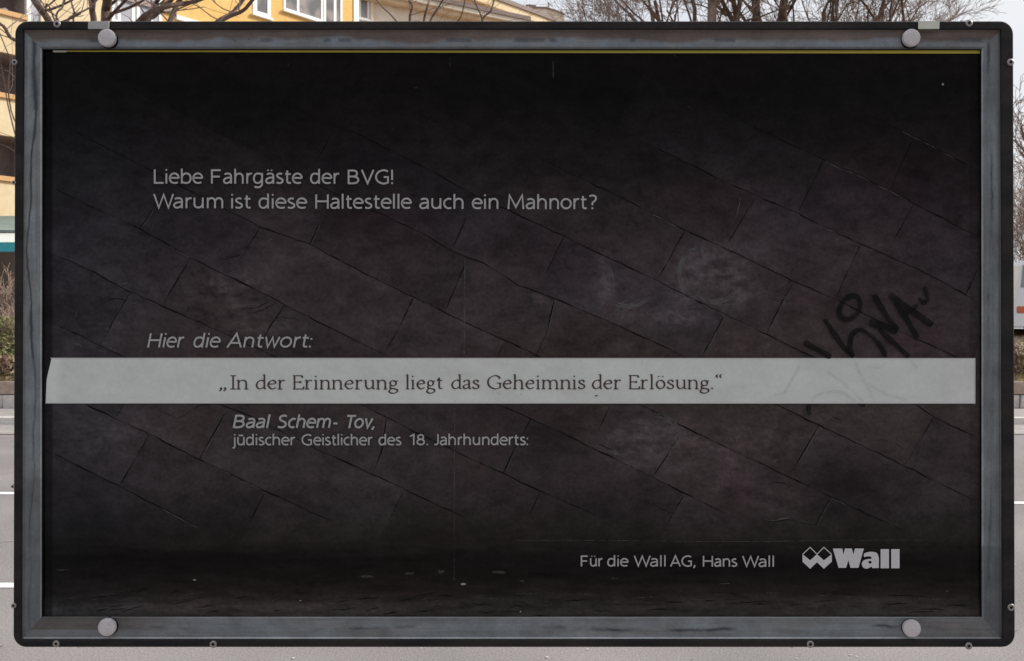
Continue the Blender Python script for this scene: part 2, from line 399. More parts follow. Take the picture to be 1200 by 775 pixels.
def sf(x, y, a=.09, b=.09): return ('h', (x - a, y, x + b, y))        # hairline serif
SERIF = {
 'I': (.16, [p((.08, .97), (.08, 0)), sf(.08, .975, .13, .13), sf(.08, .02, .13, .13)]),
 'E': (.50, [p((.08, .97), (.08, 0)), ('h', (0, .975, .44, .975)), ('h', (0, .02, .50, .02)), ('h', (.1, .52, .36, .52)), p((.44, .99), (.45, .82)), p((.49, .0), (.53, .2)), p((.36, .60), (.36, .44))]),
 'G': (.66, [s((.60, .74), (.56, .88), (.42, .97), (.26, .93), (.09, .76), (.03, .48), (.11, .2), (.32, .03), (.5, .04), (.62, .12)), p((.62, .08), (.62, .42)), sf(.60, .43, .13, .08)]),
 'n': (.48, [p((.06, .66), (.06, 0)), s((.06, .48), (.15, .61), (.28, .65), (.38, .56), (.40, .4), (.40, .2), (.40, 0)), sf(.06, .02), sf(.41, .02), p((-.03, .62), (.08, .68))]),
 'm': (.80, [p((.06, .66), (.06, 0)), s((.06, .48), (.15, .61), (.26, .65), (.35, .56), (.38, .4), (.38, .2), (.38, 0)), s((.38, .48), (.47, .61), (.59, .65), (.68, .56), (.71, .4), (.71, .2), (.71, 0)), sf(.06, .02), sf(.38, .02), sf(.72, .02), p((-.03, .62), (.08, .68))]),
 'h': (.48, [p((.06, 1.04), (.06, 0)), s((.06, .48), (.15, .61), (.28, .65), (.38, .56), (.40, .4), (.40, .2), (.40, 0)), sf(.06, .02), sf(.41, .02), p((-.03, 1.02), (.08, 1.07))]),
 'd': (.46, [p((.40, 1.04), (.40, .03)), s((.40, .55), (.28, .65), (.15, .6), (.04, .42), (.03, .22), (.12, .05), (.25, .05), (.40, .20)), p((.31, 1.02), (.42, 1.07)), p((.40, .02), (.48, .05))]),
 'e': (.42, [s((.04, .38), (.2, .38), (.37, .42), (.35, .56), (.25, .645), (.13, .58), (.03, .40), (.05, .2), (.17, .04), (.28, .04), (.39, .13))]),
 'r': (.32, [p((.06, .66), (.06, 0)), s((.06, .42), (.12, .57), (.20, .65), (.31, .62)), sf(.07, .02, .1, .12), p((-.03, .62), (.08, .68))]),
 'i': (.18, [p((.08, .66), (.08, 0)), sf(.08, .02), dot(.07, .92, .06), p((-.01, .62), (.10, .68))]),
 'l': (.18, [p((.08, 1.04), (.08, 0)), sf(.08, .02), p((-.01, 1.02), (.10, 1.07))]),
 'u': (.48, [p((.40, .66), (.40, .02)), s((.06, .66), (.06, .4), (.07, .2), (.14, .06), (.25, .045), (.40, .20)), p((-.03, .63), (.08, .67)), p((.31, .63), (.42, .67)), p((.40, .02), (.49, .05))]),
 'g': (.42, [e(.19, .43, .14, .19), s((.10, .27), (.05, .18), (.08, .08), (.24, .04), (.38, -.03), (.38, -.17), (.24, -.28), (.08, -.26), (.0, -.16), (.04, -.04), (.12, .05)), p((.29, .57), (.42, .60))]),
 't': (.28, [s((.11, .84), (.11, .5), (.11, .18), (.17, .05), (.29, .08)), ('h', (0, .63, .28, .63)), p((.0, .62), (.12, .80))]),
 'a': (.38, [s((.04, .50), (.08, .60), (.18, .65), (.27, .61), (.30, .48), (.30, .2), (.33, .05), (.41, .06)), s((.30, .37), (.18, .33), (.04, .25), (.02, .12), (.09, .04), (.19, .06), (.30, .17))]),
 's': (.32, [s((.27, .50), (.24, .61), (.15, .65), (.05, .59), (.05, .47), (.15, .37), (.26, .28), (.28, .14), (.20, .04), (.10, .035), (.03, .08), (.01, .18))]),
 'o': (.44, [e(.22, .335, .19, .30)]),
 '.': (.08, [dot(.04, .06, .065)]),
 '„': (.34, [s((.08, .10), (.12, .02), (.03, -.14)), dot(.07, .07, .055), s((.27, .10), (.31, .02), (.22, -.14)), dot(.26, .07, .055)]),
 '“': (.34, [s((.12, 1.06), (.05, .97), (.06, .86)), dot(.08, .84, .05), s((.29, 1.06), (.22, .97), (.23, .86)), dot(.25, .84, .05)]),
}
SERIF['ö'] = (.44, SERIF['o'][1] + [dot(.13, .90, .055), dot(.32, .90, .055)])

def set_word(mb, word, font, x0, x1, ybase, cap, Y, wd=.105, slant=0.0, serif=False, slope=0.0, gap=None):
    """letters of one word fitted between x0 and x1 (photograph px) on the baseline"""
    gap = gap if gap is not None else (.10 if serif else .215)
    pos = []; x = 0
    straight = set('HLFBMmnrhbijlud1!IE')
    for i, ch in enumerate(word):
        wdt = font[ch][0]
        if i:
            g = gap
            if not serif:
                a, b = word[i - 1], ch
                if a in 'VWTAwvrtL' : g -= .07
                if b in 'VWTAwvtaeocsgdqeGS': g -= .045
                if a in 'oebsc': g -= .04
                if a in 'VWT' and b in 'aeo': g -= .06
                if a in 'HMmnhilud' and b in 'HMmnrhbilu': g += .02
                if b in '.,:!': g -= .02
            x += g
        pos.append(x); x += wdt
    tot = x
    sx = (x1 - x0 - cap * wd * .5) / tot if tot > 0 else cap
    z = 0
    for ch, bx in zip(word, pos):
        lift = 1.045 if (not serif and ch in 'egahnmrsuowvcdbäüūqp' ) else 1.0
        for st in font[ch][1]:
            kind, a = st
            Yk = Y - .00006 * (z % 8 + 1); z += 1
            X0 = x0 + cap * wd * .25
            def T(q): return Vector((X0 + (bx + q[0]) * sx + slant * q[1] * cap, ybase + slope * (X0 + bx * sx - x0) - (q[1] * lift if q[1] < .8 else q[1]) * cap))
            if serif:
                def wf(d, f, cap=cap): return cap * (.052 + .082 * abs(d.y * .94 + d.x * .30))
            else:
                wf = cap * wd
            if kind == 'p': stroke(mb, [T(q) for q in a], wf, Yk)
            elif kind == 's': stroke(mb, [T(q) for q in catmull([(q[0], q[1]) for q in a])], wf, Yk)
            elif kind == 'e': stroke(mb, [T(q) for q in ell(*a)[:-1]], wf, Yk, closed=True)
            elif kind == 'h': stroke(mb, [T((a[0], a[1])), T((a[2], a[3]))], cap * .07, Yk)
            elif kind == 'd':
                c = T((a[0], a[1])); r = a[2] * cap
                if serif or True:
                    vs = [at(c.x + r * math.cos(k * math.pi / 5), c.y + r * math.sin(k * math.pi / 5), Yk) for k in range(10)]
                    mb.add(vs, [tuple(range(10))])

# ------------------------------------------------------------------ the notice board
DB = 1.627                              # distance of the board's face
Dpr = DB + .0042                         # printed sheet, recessed
board = thing('notice_board', 'large black rimmed notice board with dark stone wall poster and one pale strip of text', 'notice board', (0, DB, EYE))
def P(px, py, dz=0.0):                  # a point on the board's face, dz towards the viewer
    v = at(px, py, DB); v.y -= dz; return v

def rrect(x0, y0, x1, y1, r, n=7):
    pts = []
    for cx, cy, a0 in ((x1 - r, y0 + r, -90), (x1 - r, y1 - r, 0), (x0 + r, y1 - r, 90), (x0 + r, y0 + r, 180)):
        for k in range(n + 1):
            a = math.radians(a0 + 90 * k / n); pts.append((cx + r * math.cos(a), cy + r * math.sin(a)))
    return pts
def warp(q):                            # the rim is a hair wider at the foot
    x, y = q; f = (y - 392) / 365
    return (x + (-1.0 if x < 600 else 1.0) * f * (abs(x - 600) / 585), y)

mb = MB()
outer = [warp(q) for q in rrect(19, 26.5, 1186, 757, 15)]
outer_in = [warp(q) for q in rrect(20.4, 27.9, 1184.6, 755.6, 13.8)]
inner = [warp(q) for q in rrect(28.6, 36.3, 1171.5, 747.8, 1.5)]
inner_out = [warp(q) for q in rrect(27.6, 35.3, 1172.5, 748.8, 2.5)]
n = len(outer)
rings = [(outer, -.045), (outer, .006), (outer_in, .009), (inner_out, .009), (inner, .007), (inner, -.004)]
for ring, dz in rings:
    mb.v += [tuple(P(*q, dz)) for q in ring]
for i in range(len(rings) - 1):
    for k in range(n):
        a = i * n + k; b = i * n + (k + 1) % n
        mb.f.append((a, a + n, b + n, b))
mb.build('rim', M['rim'], board)
mb = MB(); bq = [P(*q, -.0445) for q in outer]; mb.add(bq, [tuple(range(n))])
bk = [P(*q, -.030) for q in outer_in]; mb.add(bk, [tuple(range(n))])
mb.build('back_panel', M['reveal'], board)

def fbm(x, y, sx, sy, seed=0, o=4):
    return noise.fractal(Vector((x / sx, y / sy, seed * 7.3)), .6, 2.1, o)

def grid_sheet(name, x0, y0, x1, y1, nx, ny, colf, material, parent, dist=None, dz=0.0, quad=None, depthf=None):
    """a flat or profiled sheet whose printed / weathered colour is stored per vertex"""
    vs = []; cols = []
    for j in range(ny + 1):
        for i in range(nx + 1):
            u = i / nx; v = j / ny
            if quad: 
                a, b, c, d = quad
                top = (a[0] + (b[0] - a[0]) * u, a[1] + (b[1] - a[1]) * u); bot = (d[0] + (c[0] - d[0]) * u, d[1] + (c[1] - d[1]) * u)
                x = top[0] + (bot[0] - top[0]) * v; y = top[1] + (bot[1] - top[1]) * v
            else: x = x0 + (x1 - x0) * u; y = y0 + (y1 - y0) * v
            if dist: vs.append(at(x, y, dist))
            else: vs.append(P(x, y, dz if depthf is None else depthf(u, v)))
            cols.append(colf(x, y, u, v))
    fs = []
    for j in range(ny):
        for i in range(nx):
            a = j * (nx + 1) + i
            fs.append((a, a + nx + 1, a + nx + 2, a + 1))
    m = bpy.data.meshes.new(name); m.from_pydata([tuple(q) for q in vs], [], fs); m.update()
    ca = m.color_attributes.new('Col', 'FLOAT_COLOR', 'POINT')
    ca.data.foreach_set('color', [c for q in cols for c in (q[0], q[1], q[2], 1)])
    m.materials.append(material)
    o = bpy.data.objects.new(name, m); C.objects.link(o); o.parent = parent
    if parent is not None: o.matrix_parent_inverse = Matrix.Translation(-parent.location)
    return o

# the four metal rails, each a mitred profile: outer lip, face falling towards the poster
KF = 2.05
blue = Vector(lin((90, 95, 98))) ; brown = Vector(lin((80, 73, 69))); dk = Vector(lin((46, 50, 56))); hi = Vector(lin((150, 152, 154)))  # hi: highlight painted along the rail edges
darkbrown = Vector(lin((58, 52, 48)))
def rail_col(side):
    def f(x, y, u, v):
        t = v                                     # 0 outer edge, 1 inner edge
        al = x if side in 'tb' else y             # along the rail
        c = blue.copy()
        nz = fbm(al, t * 20, 120, 12, 3 + ord(side))
        c = c * (1 + .16 * nz)
        c = c.lerp(brown, max(0, min(.35, .6 * fbm(al, t * 14, 90, 9, 21 + ord(side)))))
        # fine run lines along the rail
        c = c * (1 - .13 * max(0, min(1, 6 * (fbm(al, t * 22, 260, 1.6, 50 + ord(side)) - .12))))
        if side == 't':
            k = min(1, max(0, (.62 - t + .20 * fbm(al, 0, 90, 9, 5)) * 5))
            c = c.lerp(Vector(lin((73, 65, 61))) * (1 + .22 * nz), k)
            c = c.lerp(Vector(lin((90, 96, 103))), (1 - k) * max(0, min(.8, .35 + 1.5 * fbm(al, 9, 70, 9, 31))))
            if t < .1: c = c.lerp(brown * 1.35, .5)
            if abs(t - .52) < .1 and fbm(al, 3, 60, 9, 9) > .22: c = c.lerp(dk, .6)
            if t > .86: c = c.lerp(brown * .45, .6)
        elif side == 'l':
            cen = .48 + .22 * math.sin(al / 62) * math.exp(-abs(al - 300) / 500) + .06 * math.sin(al / 17)
            wdt = .035 + .04 * abs(math.sin(al / 90)) * (fbm(al, 0, 30, 9, 77) + .9) + (.07 if al < 130 else 0)
            cen += .03 * fbm(al, 2, 12, 9, 78)
            st = math.exp(-((t - cen) / wdt) ** 2) * (.9 if al < 420 else .55 if al < 620 else .3)
            c = c.lerp(dk * .72, min(1, st * 1.15))
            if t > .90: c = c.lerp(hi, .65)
            if t < .08: c = c.lerp(brown, .6)
            c = c * (1.0 + .10 * (al < 470) )
            if al > 560: c = c * .78
        elif side == 'r':
            c = c * .88
            cen = .55 + .1 * math.sin(al / 48)
            cen += .04 * fbm(al, 2, 10, 9, 79)
            st = math.exp(-((t - cen) / (.05 + .05 * abs(fbm(al, 5, 40, 9, 80)))) ** 2) * max(0, .35 + .9 * fbm(al, 1, 80, 9, 8))
            c = c.lerp(dk * .7, min(.9, st))
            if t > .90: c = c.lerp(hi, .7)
            if t < .12: c = c.lerp(brown * .6, .6)
            if al > 640: c = c.lerp(dk, .45)
        else:
            c = c * 1.0
            cen = .5 + .1 * math.sin(al / 70)
            cen += .05 * fbm(al, 2, 14, 9, 81)
            st = math.exp(-((t - cen) / .075) ** 2) * max(0, min(1, .25 + 1.8 * fbm(al, 4, 130, 9, 2)))
            c = c.lerp(dk * .8, st)
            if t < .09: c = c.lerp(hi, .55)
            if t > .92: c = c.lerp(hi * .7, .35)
            if al < 220: c = c.lerp(darkbrown * 1.1, max(0, min(.75, (220 - al) / 110)) * (1 if t > .4 else .35))
            if al > 1075: c = c.lerp(darkbrown * 1.1, .4)
        return c * KF
    return f
def rail_depth(u, v, flat=False):
    # raised lip outside, flat face, small bead at the inner edge, then down into the recess
    if v < .06: return .0045
    if v > .999: return -.0038 if not flat else .001
    if v > .95: return .0035
    return .0025 - .0008 * v
o4 = [(28, 35.8), (1171.8, 35.8), (1172.4, 748.2), (27.4, 748.2)]
i4 = [(50, 58.6), (1149.4, 58.6), (1149.8, 723), (49.6, 723)]
def rail(side, a, b, c, d, label=None):
    # quad a-b outer edge, d-c inner edge ; v runs from outer to inner
    L_ = ((b[0] - a[0]) ** 2 + (b[1] - a[1]) ** 2) ** .5
    vs = []
    ob = grid_sheet('frame_rail', 0, 0, 0, 0, int(L_ / 3), 30, rail_col(side), M['frame'], board, quad=(a, b, c, d), depthf=(lambda u, v: rail_depth(u, v, True)) if side == 'b' else rail_depth)
    if label: ob['label'] = label
rail('t', o4[0], o4[1], i4[1], i4[0], 'brown stained top rail')
rail('r', o4[1], o4[2], i4[2], i4[1])
rail('b', o4[2], o4[3], i4[3], i4[2])
rail('l', o4[3], o4[0], i4[0], i4[3], 'grey side rail with a dark run mark')
# the black walls of the recess
M['dirty_sill'] = mat('dirty_sill', (.10, .09, .08), .8, col2=(.05, .045, .04), nscale=20)
mb = MB()
for k in range(4):
    a = i4[k]; b = i4[(k + 1) % 4]
    a0, b0 = P(*a, .001), P(*b, .001); a1, b1 = P(*a, -.014), P(*b, -.014)
    mb = MB(); mb.add([a0, b0, b1, a1], [(0, 1, 2, 3)])
    mb.build('recess_wall', M['reveal'] if k != 2 else M['dirty_sill'], board)

# printed sheet: a dark photograph of a stone wall with slanting courses
ramp = [(58, (10, 9, 9)), (75, (11, 10, 10)), (110, (12, 12, 12)), (150, (18, 17, 18)), (200, (27, 25, 26)), (250, (37, 33, 35)), (310, (43, 38, 40)), (400, (46, 41, 42)),
        (520, (46, 41, 42)), (570, (41, 36, 37)), (610, (32, 29, 29)), (634, (26, 23, 22)), (640, (22, 20, 19)), (656, (13, 11, 11)), (676, (16, 14, 13)), (692, (24, 20, 19)),
        (702, (31, 28, 27)), (714, (38, 35, 34)), (724, (41, 38, 37))]
rl = [(y, Vector(lin(c))) for y, c in ramp]
blobs = [  # x, y, rx, ry, gain   tone of the stones in the photograph
 (835, 318, 52, 34, .75), (800, 345, 18, 30, .5), (870, 350, 30, 16, .35), (733, 330, 60, 40, .20), (790, 372, 34, 9, .85), (733, 366, 15, 9, .75), (710, 335, 8, 26, .8), (660, 352, 40, 8, .15), (631, 350, 7, 5, 1.6),
 (757, 512, 44, 34, .75), (735, 545, 25, 10, .4), (840, 552, 60, 38, .42), (905, 585, 40, 16, .45), (890, 505, 55, 26, .42), (262, 345, 52, 38, .55), (300, 382, 48, 18, .35), (330, 380, 30, 12, .35), (340, 300, 50, 34, .30),
 (120, 330, 45, 30, .30), (110, 390, 40, 20, .4), (120, 505, 45, 22, .45), (210, 560, 60, 24, .28), (430, 300, 70, 30, .25), (480, 560, 110, 26, .22), (560, 350, 80, 40, .16), (670, 560, 60, 22, .2),
 (330, 250, 60, 20, .1), (100, 640, 70, 40, -.3), (250, 375, 26, 22, -.30), (500, 400, 60, 16, -.25), (1000, 560, 70, 30, -.35), (975, 575, 40, 30, -.25), (610, 300, 60, 22, -.18), (640, 500, 50, 25, -.28), (930, 260, 60, 30, .05),
 (1040, 350, 60, 40, .10), (1000, 420, 60, 25, .15), (1040, 460, 60, 30, .18), (860, 240, 50, 26, .18), (960, 330, 40, 22, .1), (1100, 520, 40, 50, -.12), (250, 655, 170, 10, -.4), (650, 668, 420, 12, -.2), (1000, 662, 140, 14, -.25)]
ground_light = [(300, 713, 150, 9, .7), (110, 712, 60, 10, .3), (1050, 716, 90, 8, .45), (930, 704, 120, 5, .5), (560, 716, 100, 5, .0)]
pinks = [(1060, 205, 90, 55, .11), (830, 228, 80, 22, .08), (445, 258, 60, 22, .09), (690, 330, 30, 30, .05), (870, 585, 30, 30, .05), (700, 560, 70, 22, .05), (1080, 400, 50, 40, .08), (640, 480, 60, 16, .05), (760, 330, 14, 14, .04)]
courses = [
 [(71, 146), (120, 171), (175, 199), (261, 243.5), (305, 266.7), (366, 287.6), (417, 315.5), (484, 348), (541, 376), (628, 416), (690, 446), (750, 474), (800, 500), (850, 523.7), (900, 547.5), (972, 582), (1060, 622)],
 [(66, 221.7), (110, 244), (166, 269), (222, 301.6), (285, 332), (333.4, 357.3), (380, 381), (450, 415.4), (525, 448), (600, 481), (657, 507), (705, 530), (765, 560), (850, 602)],
 [(66, 299), (110, 319), (150, 341), (200, 363), (250, 385), (330, 422), (390, 457), (449, 487.5), (510, 518), (591, 556), (630, 574), (700, 605)],
 [(66, 380), (138, 415), (200, 446), (256, 474), (287, 485), (366, 524), (435, 555), (490, 581), (545, 607)],
 [(66, 458), (100, 474), (175, 509), (233, 538), (310, 575), (389, 611)],
 [(64, 532), (140, 570), (230, 617)],
 [(400, 148), (477, 185), (549, 225), (603, 250), (657, 275), (710, 301), (770, 329), (821, 355), (900, 393), (960, 422), (1020, 452), (1075, 475), (1095, 489), (1141, 511)],
 [(330, 195), (390, 226), (435, 246), (497, 274), (531, 295), (567, 309), (608, 334), (650, 350), (708, 374.6), (780, 407), (850, 441), (910, 474), (957, 497.5), (1020, 527), (1062, 547), (1140, 586)],
 [(640, 190), (725, 230), (799, 268), (850, 291), (900, 315), (930, 330), (979, 351), (1015, 369), (1060, 391), (1117, 417), (1141, 430)],
 [(760, 168), (850, 213.6), (927, 247), (966, 266.5), (1038, 299), (1075, 315), (1141, 350)],
 [(865, 140), (966, 188), (1010, 207), (1041, 223), (1072, 239), (1141, 275)],
 [(1030, 140), (1100, 175), (1141, 198)]]
cross = [((394, 146), (370, 192)), ((305, 267), (282, 303)), ((223, 302.6), (190.7, 357)), ((179, 246), (163.6, 268)), ((152, 344), (135, 372), (120, 401)), ((334, 357), (318, 380), (300, 412)),
 ((373, 264), (363, 287)), ((546, 256), (531, 290)), ((546, 308), (523, 362)), ((484, 349), (471, 377.5), (452, 412)), ((590, 403), (582, 419)), ((649.5, 352), (640, 392), (629, 416)),
 ((803, 269.5), (787, 299), (772, 325)), ((847, 373), (824, 415)), ((661, 277), (640, 320)), ((1071, 162), (1057, 190), (1043.7, 222)), ((963.6, 190), (936.5, 247)), ((1069.5, 242), (1038.5, 297.5)), ((1142, 167), (1131, 190)),
 ((929, 332), (912, 362), (899, 390)), ((1008, 288), (980, 348)), ((1147, 313), (1131, 346)), ((885, 232), (850, 290)), ((1146, 399), (1139, 424)), ((145, 474), (136, 489)), ((174, 510), (157, 541), (141, 567.5)),
 ((265, 482), (234, 537.5)), ((310, 579), (292.5, 612)), ((453, 490), (447, 530), (437, 554)), ((472, 578), (455, 611)), ((606, 520), (589, 556)), ((622, 492), (600, 532)), ((715, 476), (700, 507)), ((800, 502), (782, 533), (765, 559)),
 ((632, 579), (621, 602)), ((800, 582), (782, 615)), ((960, 499), (944, 525), (927.5, 553)), ((1094, 489), (1077, 518), (1061, 545)), ((972, 585), (956, 615)), ((745, 100), (735, 130))]
def yat(L_, x):
    if x <= L_[0][0]: a, b = L_[0], L_[1]
    elif x >= L_[-1][0]: a, b = L_[-2], L_[-1]
    else:
        for a, b in zip(L_[:-1], L_[1:]):
            if a[0] <= x <= b[0]: break
    return a[1] + (b[1] - a[1]) * (x - a[0]) / (b[0] - a[0])
def course_of(x, y):
    return sum(1 for L_ in courses if yat(L_, x) < y - .01)
stone_joint = {}
for c_ in cross:
    mx_ = sum(q[0] for q in c_) / len(c_); my_ = sum(q[1] for q in c_) / len(c_)
    stone_joint.setdefault(course_of(mx_, my_), []).append(mx_ + .5 * my_)
def stone_tone(x, y):
    # every printed stone has its own tone
    k = course_of(x, y); u = x + .5 * y; i = sum(1 for q in stone_joint.get(k, ()) if q < u)
    R = random.Random(k * 31 + i * 7 + 5); return R.uniform(.80, 1.20), R.uniform(-.03, .03)
KP = 1.9
def print_col(x, y, u, v):
    c = rl[-1][1]
    for k in range(len(rl) - 1):
        if rl[k][0] <= y <= rl[k + 1][0]:
            t = (y - rl[k][0]) / (rl[k + 1][0] - rl[k][0]); c = rl[k][1].lerp(rl[k + 1][1], t); break
    g = 1.0
    for bx, by, rx, ry, a in blobs:
        q = ((x - bx) / rx) ** 2 + ((y - by) / ry) ** 2
        if q < 6:
            tex = .75 + .9 * fbm(x + y * .3, y, 14, 6, bx, 3)
            g += a * (1.35 * math.exp(-q) * max(0, tex + .5 * fbm(x, y, 5, 4, bx + 3, 2)) if a > .3 else math.exp(-q))
    if y > 690:
        for bx, by, rx, ry, a in ground_light:
            q = ((x - bx) / rx) ** 2 + ((y - by) / ry) ** 2
            if q < 6: g += a * math.exp(-q)
    if 180 < y < 630: g *= 1 + .24 * fbm(x, y, 70, 45, 2)
    if y > 640: g *= 1 + .5 * fbm(x, y, 60, 7, 4)
    c = c * max(.2, g)
    if y < 636:
        tone, hue = stone_tone(x, y)
        c = Vector((c.x * tone * (1 + hue), c.y * tone, c.z * tone * (1 - hue)))
    for bx, by, rx, ry, a in pinks:
        q = ((x - bx) / rx) ** 2 + ((y - by) / ry) ** 2
        if q < 6:
            k = .6 * a * math.exp(-q); c = Vector((c.x * (1 + 1.1 * k), c.y * (1 - 1.2 * k), c.z * (1 + .2 * k)))
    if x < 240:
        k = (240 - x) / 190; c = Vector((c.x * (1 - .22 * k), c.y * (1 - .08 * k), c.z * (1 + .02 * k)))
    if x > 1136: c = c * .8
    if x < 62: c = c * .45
    return c * KP
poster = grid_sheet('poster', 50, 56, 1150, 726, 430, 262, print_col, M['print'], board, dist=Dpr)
poster['label'] = 'dark photographic print of a stone wall'

def on_poster(name, mb, material, label=None, stuff=False):
    o = mb.build(name, material)
    o.parent = poster
    if label: o['label'] = label
    if stuff: o['kind'] = 'stuff'
    return o
poster.matrix_parent_inverse = Matrix.Translation(-board.location)
YJ, YS, YT, YG = Dpr - .0004, Dpr - .0016, Dpr - .0020, Dpr - .0026

mbj = MB(); mbl = MB(); k = 0
jr = random.Random(3)
def wob(pts, amp=.38, step=9):
    o = []
    for a, b in zip(pts[:-1], pts[1:]):
        a = Vector(a); b = Vector(b); m = max(1, int((b - a).length / step))
        for i in range(m):
            q = a.lerp(b, i / m); o.append(Vector((q.x + jr.gauss(0, amp * .5), q.y + jr.gauss(0, amp))))
    o.append(Vector(pts[-1])); return o
for L_ in courses + [c for c in cross]:
    pts = wob(L_); ph = jr.random() * 9
    strong = 1.15 if L_ in courses else 1.0
    def wf(d, f, ph=ph, strong=strong, N=len(pts)): return strong * (1.15 + .75 * math.sin(f * N * .9 + ph) * math.sin(f * N * .37 + 2 * ph)) * (1 if .02 < f < .98 else .5)
    stroke(mbj, pts, wf, YJ - .00004 * (k % 6)); k += 1
    if jr.random() < (.9 if L_ in courses else .3):
        off = Vector((1.6, 1.6)) if L_ in courses else Vector((1.8, .4))
        i0 = jr.randrange(0, max(1, len(pts) - 3)); i1 = min(len(pts), i0 + jr.randrange(3, 12))
        if i1 - i0 > 2: stroke(mbl, [q + off for q in pts[i0:i1]], .9, YJ - .0004)
# ridges and chipped edges inside the stones
ridge = [[(261, 305), (272, 301), (283, 299), (290, 300)], [(228, 378), (240, 374), (252, 366)], [(318, 374), (330, 372), (345, 374), (352, 376)], [(280, 362), (300, 361), (318, 352)], [(290, 369), (306, 364), (322, 356)],
 [(904, 565), (918, 566), (930, 570)], [(893, 610), (905, 612), (925, 609), (945, 614), (956, 616)], [(1033, 515), (1050, 520), (1060, 527)], [(974, 488), (990, 495)], [(185, 480), (208, 491), (235, 475), (255, 474)],
 [(120, 356), (132, 350), (150, 352)], [(765, 592), (790, 603)], [(700, 520), (718, 528)]]
for L_ in ridge: stroke(mbj, wob(L_, .3, 5), lambda d, f: .2 + .7 * math.sin(math.pi * f), YJ - .0003)
lights = [[(762, 492), (774, 500), (786, 512)], [(752, 538), (765, 539), (779, 545)], [(742, 537), (748, 541)], [(893, 608.5), (906, 610), (926, 607), (944, 612)], [(278, 358), (298, 357), (316, 348)], [(292, 373), (310, 367)],
 [(700, 357), (712, 345), (716, 332), (712, 322)], [(668, 352), (690, 358), (703, 356)], [(800, 300), (803, 325), (815, 345), (830, 352)], [(798, 298), (812, 292), (822, 300)], [(772, 368), (792, 372), (812, 366)], [(727, 357), (736, 352)], [(725, 366), (738, 365)], [(726, 373), (736, 373)],
 [(863, 226), (867, 234), (864, 250), (858, 262)], [(1040, 322), (1052, 324)]]
for L_ in lights: stroke(mbl, wob(L_, .6, 5), lambda d, f: .4 + 1.1 * math.sin(math.pi * f), YJ - .0005)
for cx, cy, rx, ry, a0, a1 in ((818, 322, 20, 26, 90, 300), (838, 330, 24, 22, 20, 200), (684, 330, 30, 28, -60, 110), (735, 335, 26, 22, 30, 150), (850, 345, 22, 12, 0, 150), (762, 510, 30, 22, -80, 60), (740, 520, 24, 14, 100, 260)):
    for q in range(5):
        kx = 1 + .05 * q
        stroke(mbl, wob([(x, y) for x, y in ell(cx, cy, rx * kx, ry * kx, a0 + jr.uniform(-15, 25), a1 + jr.uniform(-30, 15), 14)], .5, 6), lambda d, f: .3 + 1.5 * math.sin(math.pi * f), YJ - .0004 - .00002 * q)
for q in range(70):
    bx, by, rx, ry, a = blobs[jr.choice([0, 1, 2, 4, 5, 9, 11, 14, 10, 18, 19])]
    x = bx + jr.gauss(0, rx * .55); y = by + jr.gauss(0, ry * .55); l = jr.uniform(4, 16); an = jr.gauss(-.1, .5)
    stroke(mbl, wob([(x, y), (x + l * math.cos(an), y + l * math.sin(an))], .5, 4), lambda d, f: .2 + 1.3 * math.sin(math.pi * f), YJ - .0003 - .000002 * q)
base = [(x, 634 + .8 * math.sin(x / 60)) for x in range(600, 1100, 30)]
stroke(mbl, base, .6, YJ - .0005)
on_poster('stone_joint', mbj, M['joint'], 'dark printed joints between the slanting stones', stuff=True)
on_poster('stone_highlight', mbl, M['joint_light'], 'pale printed chips along the stone edges', stuff=True)
# debris printed at the foot of the wall
mb = MB()
for (x, y, a, b) in [(228, 679.5, 3.2, 1.2), (543, 685, 4, 2), (166, 702, 3.5, 1), (480, 672, 6, 1.6), (516, 670, 5, 2.2), (584, 671, 9, 2.5), (430, 676, 9, 2), (275, 703, 3, 1), (610, 717, 2, 2), (526, 717, 1.8, 2.5), (612, 681, 4, 1.1), (1110, 693, 2, 1.5), (940, 706, 6, 1), (75, 668, 10, 1), (720, 678, 6, .8), (850, 684, 7, .8)]:
    vs = [at(x + a * math.cos(t * .785) * jr.uniform(.7, 1.2), y + b * math.sin(t * .785) * jr.uniform(.6, 1.2), YJ - .0006) for t in range(8)]
    mb.add(vs, [tuple(range(8))])
M['debris'] = thin_ink('debris_print', (.10, .08, .07), (.1, .55), 120)
on_poster('fallen_leaf_print', mb, M['debris'], stuff=True)
mb = MB()
for (x, y, a, b) in [(228, 679.8, 1.8, .8), (543, 684.6, 3.2, 1.3), (1105, 99, 1.3, 1.3), (610, 717, 1, 1), (352, 704, 1.2, .6)]:
    mb.add([at(x + a * math.cos(t * .785), y + b * math.sin(t * .785), YJ - .0008) for t in range(8)], [tuple(range(8))])
on_poster('bright_speck', mb, M['flake'], stuff=True)
# soil strokes in the printed foreground
mb = MB(); mb2 = MB()
for k in range(120):
    x = jr.uniform(70, 1130); y = jr.uniform(694, 722); l = jr.uniform(5, 34)
    sl = -jr.uniform(.1, .5) if x < 500 else jr.uniform(-.1, .1)
    stroke(mb if k % 2 else mb2, wob([(x, y), (x + l, y + sl * l * .6)], .4, 5), lambda d, f: .3 + 1.0 * math.sin(math.pi * f), YJ - .0003 - .00003 * (k % 9))
on_poster('soil_furrow', mb, M['joint'], stuff=True)
on_poster('soil_crumb', mb2, M['debris'], stuff=True)

